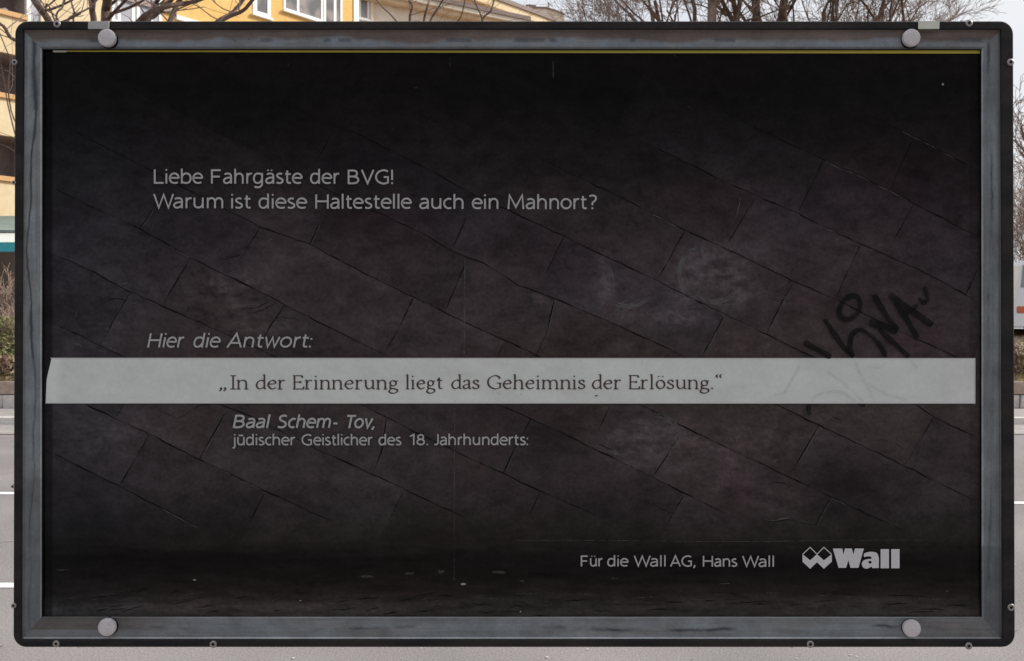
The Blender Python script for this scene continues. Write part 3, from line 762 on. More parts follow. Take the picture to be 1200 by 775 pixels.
# pale strip with its own quotation
def strip_col(x, y, u, v):
    c = Vector(lin((168, 172, 169)))
    c = c * (1 + .07 * fbm(x, y, 60, 25, 1) + .035 * fbm(x, y, 9, 7, 6) - .03 * max(0, fbm(x, y, 200, 12, 12)))
    if x < 70: c = c * 1.12
    if x > 1100: c = Vector((c.x * 1.0, c.y * .97, c.z * .99))
    return c * 1.72 * .98
so = grid_sheet('pale_strip', 0, 0, 0, 0, 120, 8, strip_col, M['strip'], poster, quad=[(56, 420), (1143, 420), (1143, 473), (54, 473)], dist=YS)
so.matrix_parent_inverse = Matrix.Identity(4)
for v_ in so.data.vertices:                       # the left end is cut with a curl
    X = v_.co.x; pyy = 387.5 - (v_.co.z - EYE) * F / v_.co.y
    if X < at(70, 0, YS).x:
        pxx = X * F / v_.co.y + 600
        edge = 59 - 5.5 * min(1, (pyy - 420) / 24)
        pxx = edge + (pxx - 54) * (72 - edge) / 18 if pxx < 72 else pxx
        v_.co.x = (pxx - 600) * v_.co.y / F
mb = MB(); stroke(mb, [(59, 419.8), (600, 420), (1143, 420.2)], .8, YS - .0005); stroke(mb, [(54, 472.6), (1143, 472.8)], .9, YS - .0005); stroke(mb, [(1142.7, 420), (1142.7, 472.5)], .8, YS - .0006)
M['strip_edge'] = mat('strip_edge', (.55, .56, .55), .5)
on_poster('strip_edge', mb, M['strip_edge'])

def line(words, font, cap, wd, label, material, name='lettering', **kw):
    mb = MB()
    for (word, x0, x1, yb) in words: set_word(mb, word, font, x0, x1, yb, cap, YT, wd=wd, **kw)
    o = on_poster(name, mb, material, label); return o
line([('Liebe', 180.8, 237.2, 215.3), ('Fahrgäste', 247.8, 353.8, 215.4), ('der', 363.6, 397.8, 215.5), ('BVG!', 408, 460, 215.8)], SANS, 16.6, .128, 'Liebe Fahrgäste der BVG!', M['letter'])
line([('Warum', 180, 261, 244.2), ('ist', 271.5, 294.2, 244.4), ('diese', 303.2, 359.3, 244.5), ('Haltestelle', 370, 481.8, 244.7), ('auch', 491.8, 542.6, 244.9), ('ein', 553.2, 583.5, 245), ('Mahnort?', 595.2, 699.4, 245.2)], SANS, 16.6, .128, 'Warum ist diese Haltestelle auch ein Mahnort?', M['letter'])
line([('Hier', 173, 214, 407.3), ('die', 226, 256.5, 407.3), ('Antwort:', 265.7, 363.5, 407.3)], SANS, 16.4, .130, 'slanted line reading Hier die Antwort:', M['letter'], slant=.20)
line([('„', 256, 265.5, 456.3), ('In', 270.6, 291, 456.4), ('der', 299.6, 334.6, 456.4), ('Erinnerung', 342.6, 466.8, 456.4), ('liegt', 475.2, 519, 456.3), ('das', 528.8, 562.2, 456.2), ('Geheimnis', 570.6, 686.2, 456.2),
      ('der', 693.6, 728.2, 456.2), ('Erlösung.', 736.3, 836, 456.2), ('“', 838, 847.5, 456.2)], SERIF, 16.3, .12, 'dark serif quotation on the pale strip', M['ink'], serif=True)
line([('Baal', 273.3, 313.5, 501.6), ('Schem-', 324.4, 395, 501.6), ('Tov,', 403.5, 438.5, 501.8)], SANS, 15.0, .155, 'slanted line reading Baal Schem- Tov,', M['letter'], slant=.20)
line([('jūdischer', 274.3, 346, 521.9), ('Geistlicher', 353.2, 436.6, 521.9), ('des', 443.8, 470, 521.9), ('18.', 480, 501.2, 521.8), ('Jahrhunderts:', 508.7, 618.4, 521.7)], SANS, 12.7, .140, 'jüdischer Geistlicher des 18. Jahrhunderts:', M['letter'])
line([('Für', 681, 706.2, 663.9), ('die', 711.8, 736, 663.9), ('Wall', 743, 779.6, 664), ('AG,', 785.5, 815, 664), ('Hans', 824, 863.6, 664.2), ('Wall', 870, 906.6, 664.4)], SANS, 12.6, .138, 'Für die Wall AG, Hans Wall', M['letter'])

# white logo: two joined diamonds and a heavy word
def L9(x, y): return (935 + x / 9.6, 636 + y / 9.6)
def poly(mb, outline, holes=(), Y=YT):
    loops = [[Vector((x, y, 0)) for x, y in outline]] + [[Vector((x, y, 0)) for x, y in h] for h in holes]
    tri = tessellate_polygon(loops); flat = [q for l in loops for q in l]
    mb.add([at(q.x, q.y, Y) for q in flat], [tuple(t) for t in tri])
mb = MB()
poly(mb, [L9(*q) for q in [(52, 130), (52, 215), (138, 295), (215, 222), (293, 295), (382, 215), (382, 130), (293, 200), (215, 130), (138, 200)]])
for pts in ([(55, 131), (138, 53), (215, 131)], [(215, 131), (293, 53), (379, 131)]):
    stroke(mb, [L9(*q) for q in pts], .95, YT - .0002 - pts[0][0] * 1e-6)
on_poster('logo_emblem', mb, M['logo'], 'emblem of two joined diamonds')
mb = MB()
poly(mb, [L9(*q) for q in [(393, 67), (499, 67), (513, 135), (529, 67), (607, 67), (625, 135), (641, 67), (742, 67), (682, 284), (592, 284), (568, 198), (543, 284), (458, 284)]])
hole = [L9(812 + 19 * math.cos(a * .7854), 221 + 17 * math.sin(a * .7854)) for a in range(8)]
ao = catmull([(745, 165), (745, 127), (785, 108), (840, 104), (890, 120), (910, 170), (911, 230), (911, 287)], n=5) + [Vector((835, 287)), Vector((828, 268))] + catmull([(818, 276), (785, 292), (750, 290), (724, 265), (721, 228), (745, 198), (790, 185), (828, 180), (822, 160), (795, 155), (760, 160)], n=5)
poly(mb, [L9(q[0], q[1]) for q in ao], [hole])
for x0 in (931, 1050): poly(mb, [L9(x0, 74), L9(x0 + 94, 74), L9(x0 + 94, 289), L9(x0, 289)])
on_poster('logo_lettering', mb, M['logo'], 'heavy white word Wall')

# graffiti
def gq(*pts): return [(900 + x / 4.304, 310 + y / 4.304) for x, y in pts]
mb = MB(); kk = 0
def gr(pts, w_, closed=False, smooth=True, mb_=None, Yg=YG):
    global kk
    q = gq(*pts)
    q = catmull(q, closed=closed, n=6) if smooth else [Vector(a) for a in q]
    ph = jr.random() * 6
    stroke(mb_ or mb, q, (lambda d, f: w_ * (1.02 + .16 * math.sin(f * 9 + ph)) * (1 if closed or .03 < f < .97 else .72)), Yg - .00007 * kk, closed=closed); kk += 1
gr([(400, 168), (445, 160), (466, 195), (455, 240), (415, 275), (370, 268), (360, 235), (375, 195)], 5.6, closed=True)
gr([(285, 275), (330, 345), (380, 415), (432, 467)], 6.2)
gr([(182, 392), (240, 425), (318, 467)], 6.4)
gr([(428, 467), (415, 420), (418, 370), (445, 335), (480, 335), (530, 370), (572, 420), (594, 467)], 5.4)
gr([(510, 292), (580, 310), (655, 335)], 8.5)
gr([(535, 152), (570, 215), (615, 285), (655, 332)], 6.5)
gr([(560, 325), (600, 365), (650, 410), (712, 467)], 6.0)
gr([(612, 152), (680, 200), (750, 250), (828, 308)], 7.0)
gr([(640, 190), (690, 260), (755, 372)], 6.5)
gr([(755, 203), (715, 235), (685, 262)], 5.0)
gr([(790, 115), (802, 150), (806, 180), (785, 190)], 4.6)
gr([(762, 168), (780, 192), (800, 195)], 4.2)
gr([(815, 305), (835, 295)], 4)
on_poster('graffiti', mb, M['marker'], 'black marker scrawl above the right end of the pale strip')
mb3 = MB()
gr([(432, 476), (470, 560), (540, 690)], 3.4, mb_=mb3); gr([(225, 695), (240, 665), (300, 645), (370, 645), (440, 690)], 3.4, mb_=mb3); gr([(300, 540), (380, 600), (480, 690)], 3.4, mb_=mb3)
gr([(500, 515), (560, 520), (600, 490)], 3.4, mb_=mb3); gr([(712, 480), (755, 525)], 3.4, mb_=mb3); gr([(160, 510), (110, 600), (60, 680)], 3.4, mb_=mb3); gr([(500, 600), (600, 655), (720, 690)], 3.4, mb_=mb3)
gr([(30, 660), (60, 655), (90, 640)], 3.4, mb_=mb3)
on_poster('rubbed_scrawl', mb3, M['marker_ghost'], 'faint rubbed pen marks on the pale strip')
mb = MB(); gr([(205, 706), (205, 735), (212, 760)], 5.0); gr([(455, 706), (480, 712), (490, 706)], 3.0)
on_poster('marker_drip', mb, M['marker'], stuff=True)
# small dirt and scratches
mb = MB()
stroke(mb, wob([(533, 470), (532.5, 560), (532, 690)], .15, 20), .7, YT - .0008); stroke(mb, wob([(545, 295), (544.5, 345), (544, 415)], .2, 20), 1.6, YT - .0008); stroke(mb, [(648, 72), (648.5, 92)], 1.2, YT - .0008)
stroke(mb, [(527, 66), (527, 78)], .8, YT - .0008)
for k in range(60):
    x = jr.uniform(60, 1135); y = jr.uniform(62, 700); l = jr.uniform(1, 5); a = jr.uniform(0, 3.14)
    stroke(mb, [(x, y), (x + l * math.cos(a), y + l * math.sin(a))], jr.uniform(.3, .8), YT - .0003 - .00001 * k)
on_poster('scratch', mb, M['scratch'], stuff=True)
mb = MB()
for x, y in [(698, 463.5), (697, 464)]: stroke(mb, [(x, y), (x + 2.4, y + .5)], .8, YT - .0008)
on_poster('dark_fleck', mb, M['ink'])

# yellow line of backing showing above the print
mb = MB(); Yy = Dpr - .0012
mb.add([at(78, 59.2, Yy), at(1149, 59.2, Yy), at(1149, 62.9, Yy), at(700, 62.3, Yy), at(300, 61.4, Yy), at(78, 60.9, Yy)], [(0, 1, 2, 3, 4, 5)])
mb.build('yellow_edge_strip', M['yellow_edge'], board)
mb = MB(); mb.add([at(62, 59.2, Yy), at(78, 59.2, Yy), at(78, 61.4, Yy), at(62, 61.4, Yy)], [(0, 1, 2, 3)])
mb.build('white_edge_strip', M['white_edge'], board)

# round caps, tabs and screws
s_ = DB / F
capm = MB(); r = 10.4 * s_ * .985
capm.lathe([(r * .9, -.002), (r * .9, .004), (r * .97, .0042), (r, .006), (r, .0102), (r * .97, .0118), (r * .88, .0126), (r * .5, .0129), (.0008, .013)], (0, 0, 0), n=36)
first = None
for px, py in ((125, 44.3), (1068.5, 44.2), (125, 735.5), (1069, 737)):
    if first is None:
        first = capm.build('round_cap', M['cap'], None, smooth=True); o = first
    else:
        o = first.copy(); C.objects.link(o)
    o.parent = board; q = at(px, py, DB - .012); o.location = Vector((q.x, DB - .001, q.z)) - board.location
    if o is first:
        gk = MB(); gk.lathe([(r * 1.06, -.0028), (r * 1.06, .0005), (r * 1.0, .0016)], (.0006, 0, -.0013), n=28); g0 = gk.build('cap_shadow', M['reveal'], None); g0.parent = o  # black disc, set off low, stands in for the cap's contact shadow
        dm = MB(); dm.lathe([(r * .14, .0126), (r * .14, .01315), (r * .10, .0134)], (0, 0, 0), n=14); d0 = dm.build('pip', M['cap'], None, smooth=True); d0.parent = o
    else:
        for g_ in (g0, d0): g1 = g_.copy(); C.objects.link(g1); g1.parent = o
for (x0, y0, x1, y1, mt) in ((106.5, 27.4, 131, 36.6, 'tab_grey'), (1073, 27.0, 1097.5, 36.6, 'tab_pale')):
    mb = MB(); a = P(x0, y1, .0092); b = P(x1, y0, .0115)
    mb.box((a.x, b.y, a.z), (b.x, a.y, b.z)); mb.build('tab', M[mt], board, bevel=.0009)
scm = MB(); r = 4.2 * s_
scm.lathe([(r, -.001), (r, .0012), (r * .9, .0022), (r * .55, .0026), (r * .5, .0026), (r * .42, .001), (r * .40, -.0002)], (0, 0, 0), n=20)
som = MB(); som.lathe([(r * .42, .0), (r * .42, .0012)], (0, 0, 0), n=6)
for px, py, kx in ((20.5, 75, .8), (70, 30.5, 1), (1132.5, 29.5, 1), (1180.7, 75, 1), (19.6, 708, .75), (69, 752.5, .95), (252, 753, 1), (947.5, 753, 1), (1132, 755, 1), (1181.5, 710, 1), (20, 215, .55), (18.6, 569, .5)):
    if px == 20.5:
        sc0 = scm.build('screw', M['screw'], None, smooth=True); so0 = som.build('socket', M['screwhole'], None); so0.parent = sc0; o = sc0
    else:
        o = sc0.copy(); C.objects.link(o); h = so0.copy(); C.objects.link(h); h.parent = o
    o.parent = board; q = P(px, py, .009); o.location = q - board.location; o.scale = (kx, 1, kx)
# two steel channels fixed behind the board
for px in (300, 900):
    mb = MB(); a = P(px - 18, 745, -.075); b = P(px + 18, 40, -.045)
    mb.box((a.x, b.y, a.z), (b.x, a.y, b.z)); mb.build('mounting_channel', M['screw'], board)

# ------------------------------------------------------------------ ground, road, bank
def sheet(name, x0, y0, x1, y1, z, m, kind='structure'):
    mb = MB(); mb.add([(x0, y0, z), (x1, y0, z), (x1, y1, z), (x0, y1, z)], [(0, 1, 2, 3)])
    return tag(mb.build(name, m), kind=kind)
sheet('ground', -600, -300, 600, 900, -.02, M['earth'])
sheet('road', -60, -24, 60, 13.1, 0.0, M['asphalt'])
sheet('gutter', -60, 13.16, 60, 14.5, 0.004, M['gutter'])
sheet('road_seam', -60, 13.1, 60, 13.16, -.006, M['crack'])
mb = MB()
for k in range(60):
    x = -30 + k * 1.0; mb.box((x + .006, 14.5, -.02), (x + .994, 14.68, .12 + .004 * math.sin(k * 3.1)))
tag(mb.build('kerb', M['kerb'], bevel=.01), kind='structure')
sheet('pavement', -60, 14.68, 60, 16.3, .115, M['gutter'])
mb = MB()   # thin lane line, drifting slightly across the view
mb.add([(-9, 8.52, .004), (7.5, 7.72, .004), (7.5, 7.83, .004), (-9, 8.63, .004)], [(0, 1, 2, 3)])
tag(mb.build('road_marking', M['line']), kind='structure')
mb = MB(); mb.add([(-5.2, 5.30, .004), (-2.2, 5.30, .004), (-2.2, 5.40, .004), (-5.2, 5.40, .004)], [(0, 1, 2, 3)])
tag(mb.build('road_marking', M['line']), kind='structure')
# worn paint crumbs and grit on the road
mb = MB()
for k in range(900):
    x = rnd.uniform(-7, 7); y = rnd.uniform(3.6, 12.5); a = rnd.uniform(.003, .010)
    mb.add([(x + a * math.cos(t * 1.257) * rnd.uniform(.5, 1.3), y + a * math.sin(t * 1.257) * rnd.uniform(.5, 1.3), .004) for t in range(5)], [(0, 1, 2, 3, 4)])
tag(mb.build('road_grit', M['kerb']), 'pale grit and paint crumbs scattered on the road', 'grit', kind='stuff')
mb = MB()
for k in range(500):
    x = rnd.uniform(-7, 7); y = rnd.uniform(3.6, 12.5); a = rnd.uniform(.003, .010)
    mb.add([(x + a * 1.8 * math.cos(t * 1.257), y + a * math.sin(t * 1.257) * rnd.uniform(.5, 1.3), .008) for t in range(5)], [(0, 1, 2, 3, 4)])
tag(mb.build('road_speck', M['crack']), 'dark specks and pits in the grey road surface', 'grit', kind='stuff')

mb = MB()
for k, (x, y) in enumerate(((-7, 9.6), (-6.5, 6.4), (4.6, 9.0), (5.6, 6.2))):
    pts = [Vector((x + .35 * i, y + .12 * math.sin(i * 1.7 + k) + rnd.uniform(-.06, .06))) for i in range(9)]
    for a, b in zip(pts[:-1], pts[1:]):
        w_ = rnd.uniform(.003, .007); mb.add([(a.x, a.y - w_, .0035), (b.x, b.y - w_, .0035), (b.x, b.y + w_, .0035), (a.x, a.y + w_, .0035)], [(0, 1, 2, 3)])
tag(mb.build('road_crack', M['mauve']), 'thin wandering cracks in the grey road surface', 'crack', kind='stuff')
# bank behind the low wall
def bank_h(x, y):
    t = min(1, max(0, (y - 16.6) / 7.5))
    return .60 + 1.0 * t + .06 * noise.noise(Vector((x * .7, y * .7, 0))) + (.05 if x > 0 else 0)
mb = MB(); NX, NY = 110, 26
for j in range(NY + 1):
    for i in range(NX + 1):
        x = -40 + 80 * i / NX; y = 16.35 + 24 * (j / NY) ** 1.5
        mb.v.append((x, y, bank_h(x, y) + (-.05 if j == 0 else 0)))
for j in range(NY):
    for i in range(NX):
        a = j * (NX + 1) + i; mb.f.append((a, a + 1, a + NX + 2, a + NX + 1))
tag(mb.build('bank', M['earth'], smooth=True), kind='structure')
mb = MB(); 
for k in range(7000):
    x = rnd.uniform(-14, 14); y = rnd.uniform(16.5, 21); z = bank_h(x, y) + rnd.uniform(.01, .05); a = rnd.uniform(.03, .09)
    v1 = Vector((rnd.gauss(0, 1), rnd.gauss(0, 1), rnd.gauss(0, .5))).normalized() * a; v2 = v1.orthogonal().normalized() * a * .6
    c = Vector((x, y, z)); mb.add([c - v1, c + v2, c + v1, c - v2], [(0, 1, 2, 3)])
tag(mb.build('leaf_litter', M['litter']), 'dry leaf litter lying over the planted bank', 'leaves', kind='stuff')
mb = MB()
for k in range(16000):
    x = rnd.uniform(-14, 14); y = rnd.uniform(16.45, 18.0); z = bank_h(x, y) - .02; h = rnd.uniform(.05, .16)
    dx, dy = rnd.gauss(0, .05), rnd.gauss(0, .05)
    mb.add([(x - .008, y, z), (x + .008, y, z), (x + dx, y + dy, z + h)], [(0, 1, 2)])
M['grassdry'] = mat('dry_grass', (.42, .30, .12), .9, col2=(.24, .24, .09), nscale=3)
tag(mb.build('dry_grass', M['grassdry']), 'ochre and green grass along the top of the stone wall', 'grass', kind='stuff')

wall = thing('retaining_wall', 'low retaining wall of pale and brown stone blocks across the road', 'wall', (0, 16.3, 0))
protos = []
for v in range(6):
    mb = MB(); j = lambda: rnd.uniform(-.018, .018)
    c = [(-.5 + j(), j(), j()), (.5 + j(), j(), j()), (.5, .35, 0), (-.5, .35, 0), (-.5 + j(), j(), 1 + j()), (.5 + j(), j(), 1 + j()), (.5, .35, 1), (-.5, .35, 1)]
    mb.hexa(c); me = mb.mesh('block'); me.materials.append(M['stone_wall' if v % 3 else 'stone_brown']); protos.append(me)
for row, (z0, hh) in enumerate(((.115, .27), (.385, .25))):
    x = -16 - .3 * row
    while x < 16:
        wdt = rnd.uniform(.42, .75)
        if x < -9.45 < x + wdt: pass
        o = bpy.data.objects.new('block', rnd.choice(protos)); C.objects.link(o); o.parent = wall
        o.location = (x + wdt / 2, rnd.uniform(-.03, .03), z0); o.scale = (wdt - .025, 1, hh - .018); x += wdt
mb = MB(); mb.box((-16.5, .09, .1), (16.5, .33, .60)); o = mb.build('mortar_core', M['earth'], None); o.parent = wall

# ------------------------------------------------------------------ trees and shrubs
def grow(mbt, mbw, p0, d0, r0, L0, level, maxl, R, spread=.55, upb=.10, twign=(3, 5), minr=.004, shrink=.70):
    pts = [p0.copy()]; rad = [r0]; d = d0.normalized(); nseg = 5 if level < 2 else 4; p_ = p0.copy()
    for i in range(nseg):
        d = (d + Vector((R.gauss(0, .13), R.gauss(0, .13), R.gauss(0, .10) + upb * .4))).normalized()
        p_ = p_ + d * L0 / nseg; pts.append(p_.copy()); rad.append(max(minr, r0 * (1 - .42 * (i + 1) / nseg)))
    (mbt if r0 > .022 else mbw).tube(pts, rad, n=7 if r0 > .06 else 4 if r0 > .015 else 3, cap=False)
    if level >= maxl: return
    nb = R.randint(*twign)
    for k in range(nb):
        i = min(nseg, max(1, int(nseg * (.35 + .65 * (k + 1) / nb))))
        ax = d.orthogonal().normalized(); ax.rotate(Matrix.Rotation(R.uniform(0, 6.283), 3, d))
        nd = (d * (1 - spread * .4) + ax * spread * R.uniform(.7, 1.5)); nd.z += upb
        grow(mbt, mbw, pts[i], nd, max(minr, rad[i] * R.uniform(.5, .72)), L0 * shrink * R.uniform(.75, 1.15), level + 1, maxl, R, spread, upb, twign, minr, shrink)

def bare_tree(label, x, y, h, r, seed, maxl=5, fork=.42, bark='bark', L0=None, nf=4, lean=(0, 0), minr=.006, group=None, twign=(3, 5), limbs=None, z0=None):
    R = random.Random(seed); z = bank_h(x, y) if z0 is None else z0
    t = thing('bare_tree', label, 'tree', (x, y, z - .1), group)
    a, b = MB(), MB(); base = Vector((x, y, z - .1)); top = base + Vector((lean[0], lean[1], h * fork))
    pts = [base.lerp(top, k / 6) + Vector((R.gauss(0, .04), R.gauss(0, .04), 0)) * (0 < k < 6) for k in range(7)]
    rr = [r * (1.35 if k == 0 else 1 - .05 * k) for k in range(7)]
    tr = MB(); tr.tube(pts, rr, n=12, cap=False); tr.build('trunk', M[bark], t, smooth=True)
    if limbs is None:
        for k in range(nf):
            an = 2 * math.pi * k / nf + R.uniform(-.4, .4)
            d = Vector((math.cos(an) * .55, math.sin(an) * .55, 1)) if k else Vector((.1, 0, 1))
            grow(a, b, top - Vector((0, 0, .1 * k)), d, r * .62, L0 or h * .28, 1, maxl, R, minr=minr, twign=twign)
    else:
        for (pix, Yl, w0, w1) in limbs:
            q = [top - Vector((0, 0, .15))] + [at(px, py, Yl + rnd.uniform(-.2, .2)) for px, py in pix]
            n_ = len(q)
            # carry the limb on upward beyond the frame
            dirn = (q[-1] - q[-2]).normalized(); dirn.z = abs(dirn.z) + .15
            ext = [q[-1] + dirn * .9, q[-1] + dirn * 1.9 + Vector((R.gauss(0, .2), 0, .2))]
            allp = q + ext; cs = catmull([tuple(v) for v in allp], n=4) if len(allp) > 2 else allp
            m_ = len(cs); rad = [.80 * (w0 + (w1 - w0) * k / (m_ - 1)) * Yl / F / 2 for k in range(m_)]
            a.tube(cs, rad, n=8, cap=False)
            for k in range(m_ // 4, m_):
                if R.random() < .26:
                    an = R.uniform(0, 6.283); dd = Vector((math.cos(an), .5 * math.sin(an), R.uniform(.1, .9)))
                    grow(a, b, cs[k], dd, max(minr, rad[k] * .4), R.uniform(.5, 1.2), 3, 4, R, minr=minr, twign=(1, 3))
    if a.v: a.build('limb', M[bark], t, smooth=True)
    if b.v: b.build('twig', M['twig'], t)
    return t

# near tree on the left, whose limbs cross the yellow house front
LT = [([(75, 150), (66, 60), (58, 27), (47, 10), (40, 0)], 14, 13, 8),
      ([(100, 150), (108, 60), (110, 27), (108, 12), (109, 0)], 14, 11, 7),
      ([(112, 150), (118, 60), (123.5, 27), (124, 12), (126, 0)], 14.3, 15, 12),
      ([(128, 150), (150, 50), (165, 23), (180, 13), (199, 7), (216, 4), (233, 0)], 13.6, 9, 5),
      ([(128, 120), (160, 48), (172, 22), (185, 0)], 14.2, 8, 5),
      ([(160, 100), (192, 42), (200, 23), (208, 4), (211, 0)], 13.8, 8, 6),
      ([(150, 110), (172, 30), (181, 19), (201, 0)], 13.9, 7, 5),
      ([(190, 100), (240, 40), (257, 24), (272, 15), (285, 0)], 14.1, 7, 4.5),
      ([(200, 90), (247, 35), (266, 21), (284, 13), (296, 0)], 13.7, 6, 4.5),
      ([(70, 240), (30, 190), (12, 135), (4, 90)], 13.4, 2.6, 1.2), ([(70, 200), (22, 150), (10, 110), (12, 70), (6, 55)], 13.2, 2.2, 1.2), ([(70, 140), (24, 98), (10, 84), (-2, 80)], 13.5, 2.4, 1.4), ([(80, 220), (30, 186), (8, 172), (-4, 166)], 13.3, 1.8, 1.2),
      ([(60, 90), (24, 52), (12, 44), (5, 32), (-6, 22)], 13.6, 6, 3.5),
      ([(80, 90), (66, 24), (73, 9), (76, 0)], 13.5, 3, 2), ([(92, 90), (86, 24), (87, 15), (83, 0)], 13.5, 3, 2.4),
      ([(72, 60), (80, 24), (102, 11), (114, 0)], 13.3, 3, 1.8), ([(66, 30), (54, 10), (64, 0)], 13.4, 2.6, 1.8), ([(78, 60), (68, 23), (55, 12), (50, 4)], 13.3, 2.4, 1.5)]
# (limbs stand over the pavement side, rooted on the bank)
bare_tree('near bare tree whose thick dark limbs cross the yellow house front at top left', -8.1, 16.9, 11, .22, 11, fork=.36, limbs=LT, minr=.0035)
MT = [([(500, 140), (484, 50), (480, 23), (483, 8), (480, 0)], 15, 4.5, 2.6), ([(500, 140), (496, 50), (497, 23), (501, 7), (503, 0)], 15.2, 4, 2.4),
      ([(505, 130), (500, 50), (505, 23), (519, 0)], 15, 3.6, 2.2), ([(520, 130), (560, 50), (565, 24), (556, 0)], 15.1, 3, 1.8), ([(525, 130), (562, 50), (565.5, 23), (575, 13), (579, 0)], 15.3, 3.2, 2.2),
      ([(490, 130), (470, 40), (460, 20), (445, 5)], 15.2, 2.4, 1.4), ([(510, 130), (530, 40), (540, 20), (545, 0)], 15.4, 2.2, 1.4)]
bare_tree('slim bare tree showing its thin dark branches before the pale houses', -1.5, 17.3, 9, .12, 23, fork=.34, bark='bark', limbs=MT, minr=.003)
bare_tree('wide bare tree with thin pale branches, leftmost of those against the white sky', 5.5, 27, 16, .15, 31, maxl=6, fork=.46, L0=3.6, nf=7, minr=.006, bark='bark', twign=(3, 4))
bare_tree('tall pale barked tree forking just above the middle right of the board', 6.35, 27, 19, .20, 38, maxl=6, fork=.575, bark='bark_pale', L0=3.8, nf=7, minr=.006, twign=(3, 4))
bare_tree('dark tall bare tree standing right of the pale barked one', 8.6, 28, 18, .19, 41, maxl=6, fork=.46, L0=4.0, nf=6, minr=.006, lean=(-.3, 0), twign=(3, 4))
bare_tree('bare tree with dense reddish twigs, rightmost of the large ones against the sky', 10.3, 27, 15, .17, 47, maxl=6, fork=.47, L0=3.4, nf=7, minr=.0065, lean=(.2, 0), twign=(3, 4))
bare_tree('small feathery bare tree of faint twigs near the top right corner', 13.6, 31, 13.6, .10, 53, maxl=6, fork=.66, L0=2.1, nf=6, minr=.0045, bark='bark_pale', twign=(2, 4))
bare_tree('bare tree at the right edge of the view above the brown hedge', 13.5, 20.5, 7.3, .11, 61, maxl=5, fork=.45, L0=1.8, nf=5, minr=.006, twign=(3, 5))

def shrub(label, x, y, h, w_, seed, m='twig2', leaf=None, nleaf=300, nst=34, name='shrub', cat='shrub', z=None):
    R = random.Random(seed); z = bank_h(x, y) if z is None else z
    t = thing(name, label, cat, (x, y, z)); a, b = MB(), MB()
    for k in range(nst):
        an = R.uniform(0, 6.283); q = R.uniform(0, .35) * w_
        d = Vector((math.cos(an) * .55 * w_ / h, math.sin(an) * .4 * w_ / h, 1))
        grow(b, a, Vector((x + q * math.cos(an), y + q * math.sin(an) * .6, z - .05)), d, .012, h * .6, 2, 5, R, spread=.6, minr=.005, twign=(2, 4), shrink=.6)
    for v in b.f: pass
    a.add(b.v, b.f); a.build('twig', M[m], t)
    if leaf:
        c = MB()
        for k in range(nleaf):
            an = R.uniform(0, 6.283); q = math.sqrt(R.random()) * w_ * .75; zz = z + h * R.uniform(.05, .85)
            ce = Vector((x + q * math.cos(an), y + q * .6 * math.sin(an), zz)); v1 = Vector((R.gauss(0, 1), R.gauss(0, 1), R.gauss(0, 1))).normalized() * R.uniform(.02, .05); v2 = v1.orthogonal().normalized() * .025
            c.add([ce - v1, ce + v2, ce + v1, ce - v2], [(0, 1, 2, 3)])
        tag(c.build('foliage', M[leaf], t), kind='stuff')
    return t
shrub('brown leafless shrub below the teal canopy at the left edge', -11.4, 18.9, 1.9, 1.5, 5)
shrub('low olive green shrub in front of the brown leafless one', -10.8, 17.9, 1.3, .9, 6, m='twig2', leaf='leafgreen', nleaf=4600)
shrub('low russet shrub close above the pale wall blocks at left', -10.25, 17.2, .45, .6, 8, leaf='litter', nleaf=1400, nst=16)
shrub('tall brown hedge bush behind the white van', 15.6, 24.5, 4.7, 2.4, 9, nst=60, leaf='leafdry', nleaf=5000)
shrub('tall brown hedge bush, next to the right from the one behind the van', 18.4, 25.5, 4.9, 2.4, 10, nst=60, leaf='leafdry', nleaf=5000)
shrub('straw coloured low bush beside the van, above the brown wall blocks', 10.3, 17.2, .75, .8, 12, leaf='litter', nleaf=1500, nst=20)
shrub('small green tinged bush at right on top of the wall', 11.3, 17.0, .55, .7, 14, leaf='leafgreen', nleaf=900, nst=16)

# ------------------------------------------------------------------ shop pavilion with the teal band
pav = thing('shop_pavilion', 'low shop pavilion with white fascia and teal band at the left edge', 'building', (-14, 20, 1.2))
def hz(py, Y): return EYE - (py - 387.5) * Y / F
mb = MB(); mb.box((-19, 20.0, hz(283.5, 20)), (-8.9, 20.12, hz(273.5, 20))); mb.build('fascia', M['fascia'], pav)
mb = MB(); mb.box((-19, 20.03, hz(295, 20)), (-8.9, 20.15, hz(284.2, 20))); mb.build('teal_band', M['teal'], pav)
mb = MB(); z0, z1 = hz(273, 20), hz(250, 23.5)
mb.hexa([(-19, 19.95, z0), (-8.9, 19.95, z0), (-8.9, 24.5, z1), (-19, 24.5, z1), (-19, 19.95, z0 + .06), (-8.9, 19.95, z0 + .06), (-8.9, 24.5, z1 + .06), (-19, 24.5, z1 + .06)])
mb.build('roof', M['roofgreen'], pav)
for x in (-18.8, -16.3, -13.8, -11.3, -9.05):
    mb = MB(); mb.box((x - .05, 20.2, 1.2), (x + .05, 20.3, z0 - .45)); mb.build('post', M['whitepaint'], pav)
mb = MB(); mb.box((-18.9, 23.6, 1.2), (-9.0, 23.8, z0)); mb.build('back_wall', M['mauve'], pav)

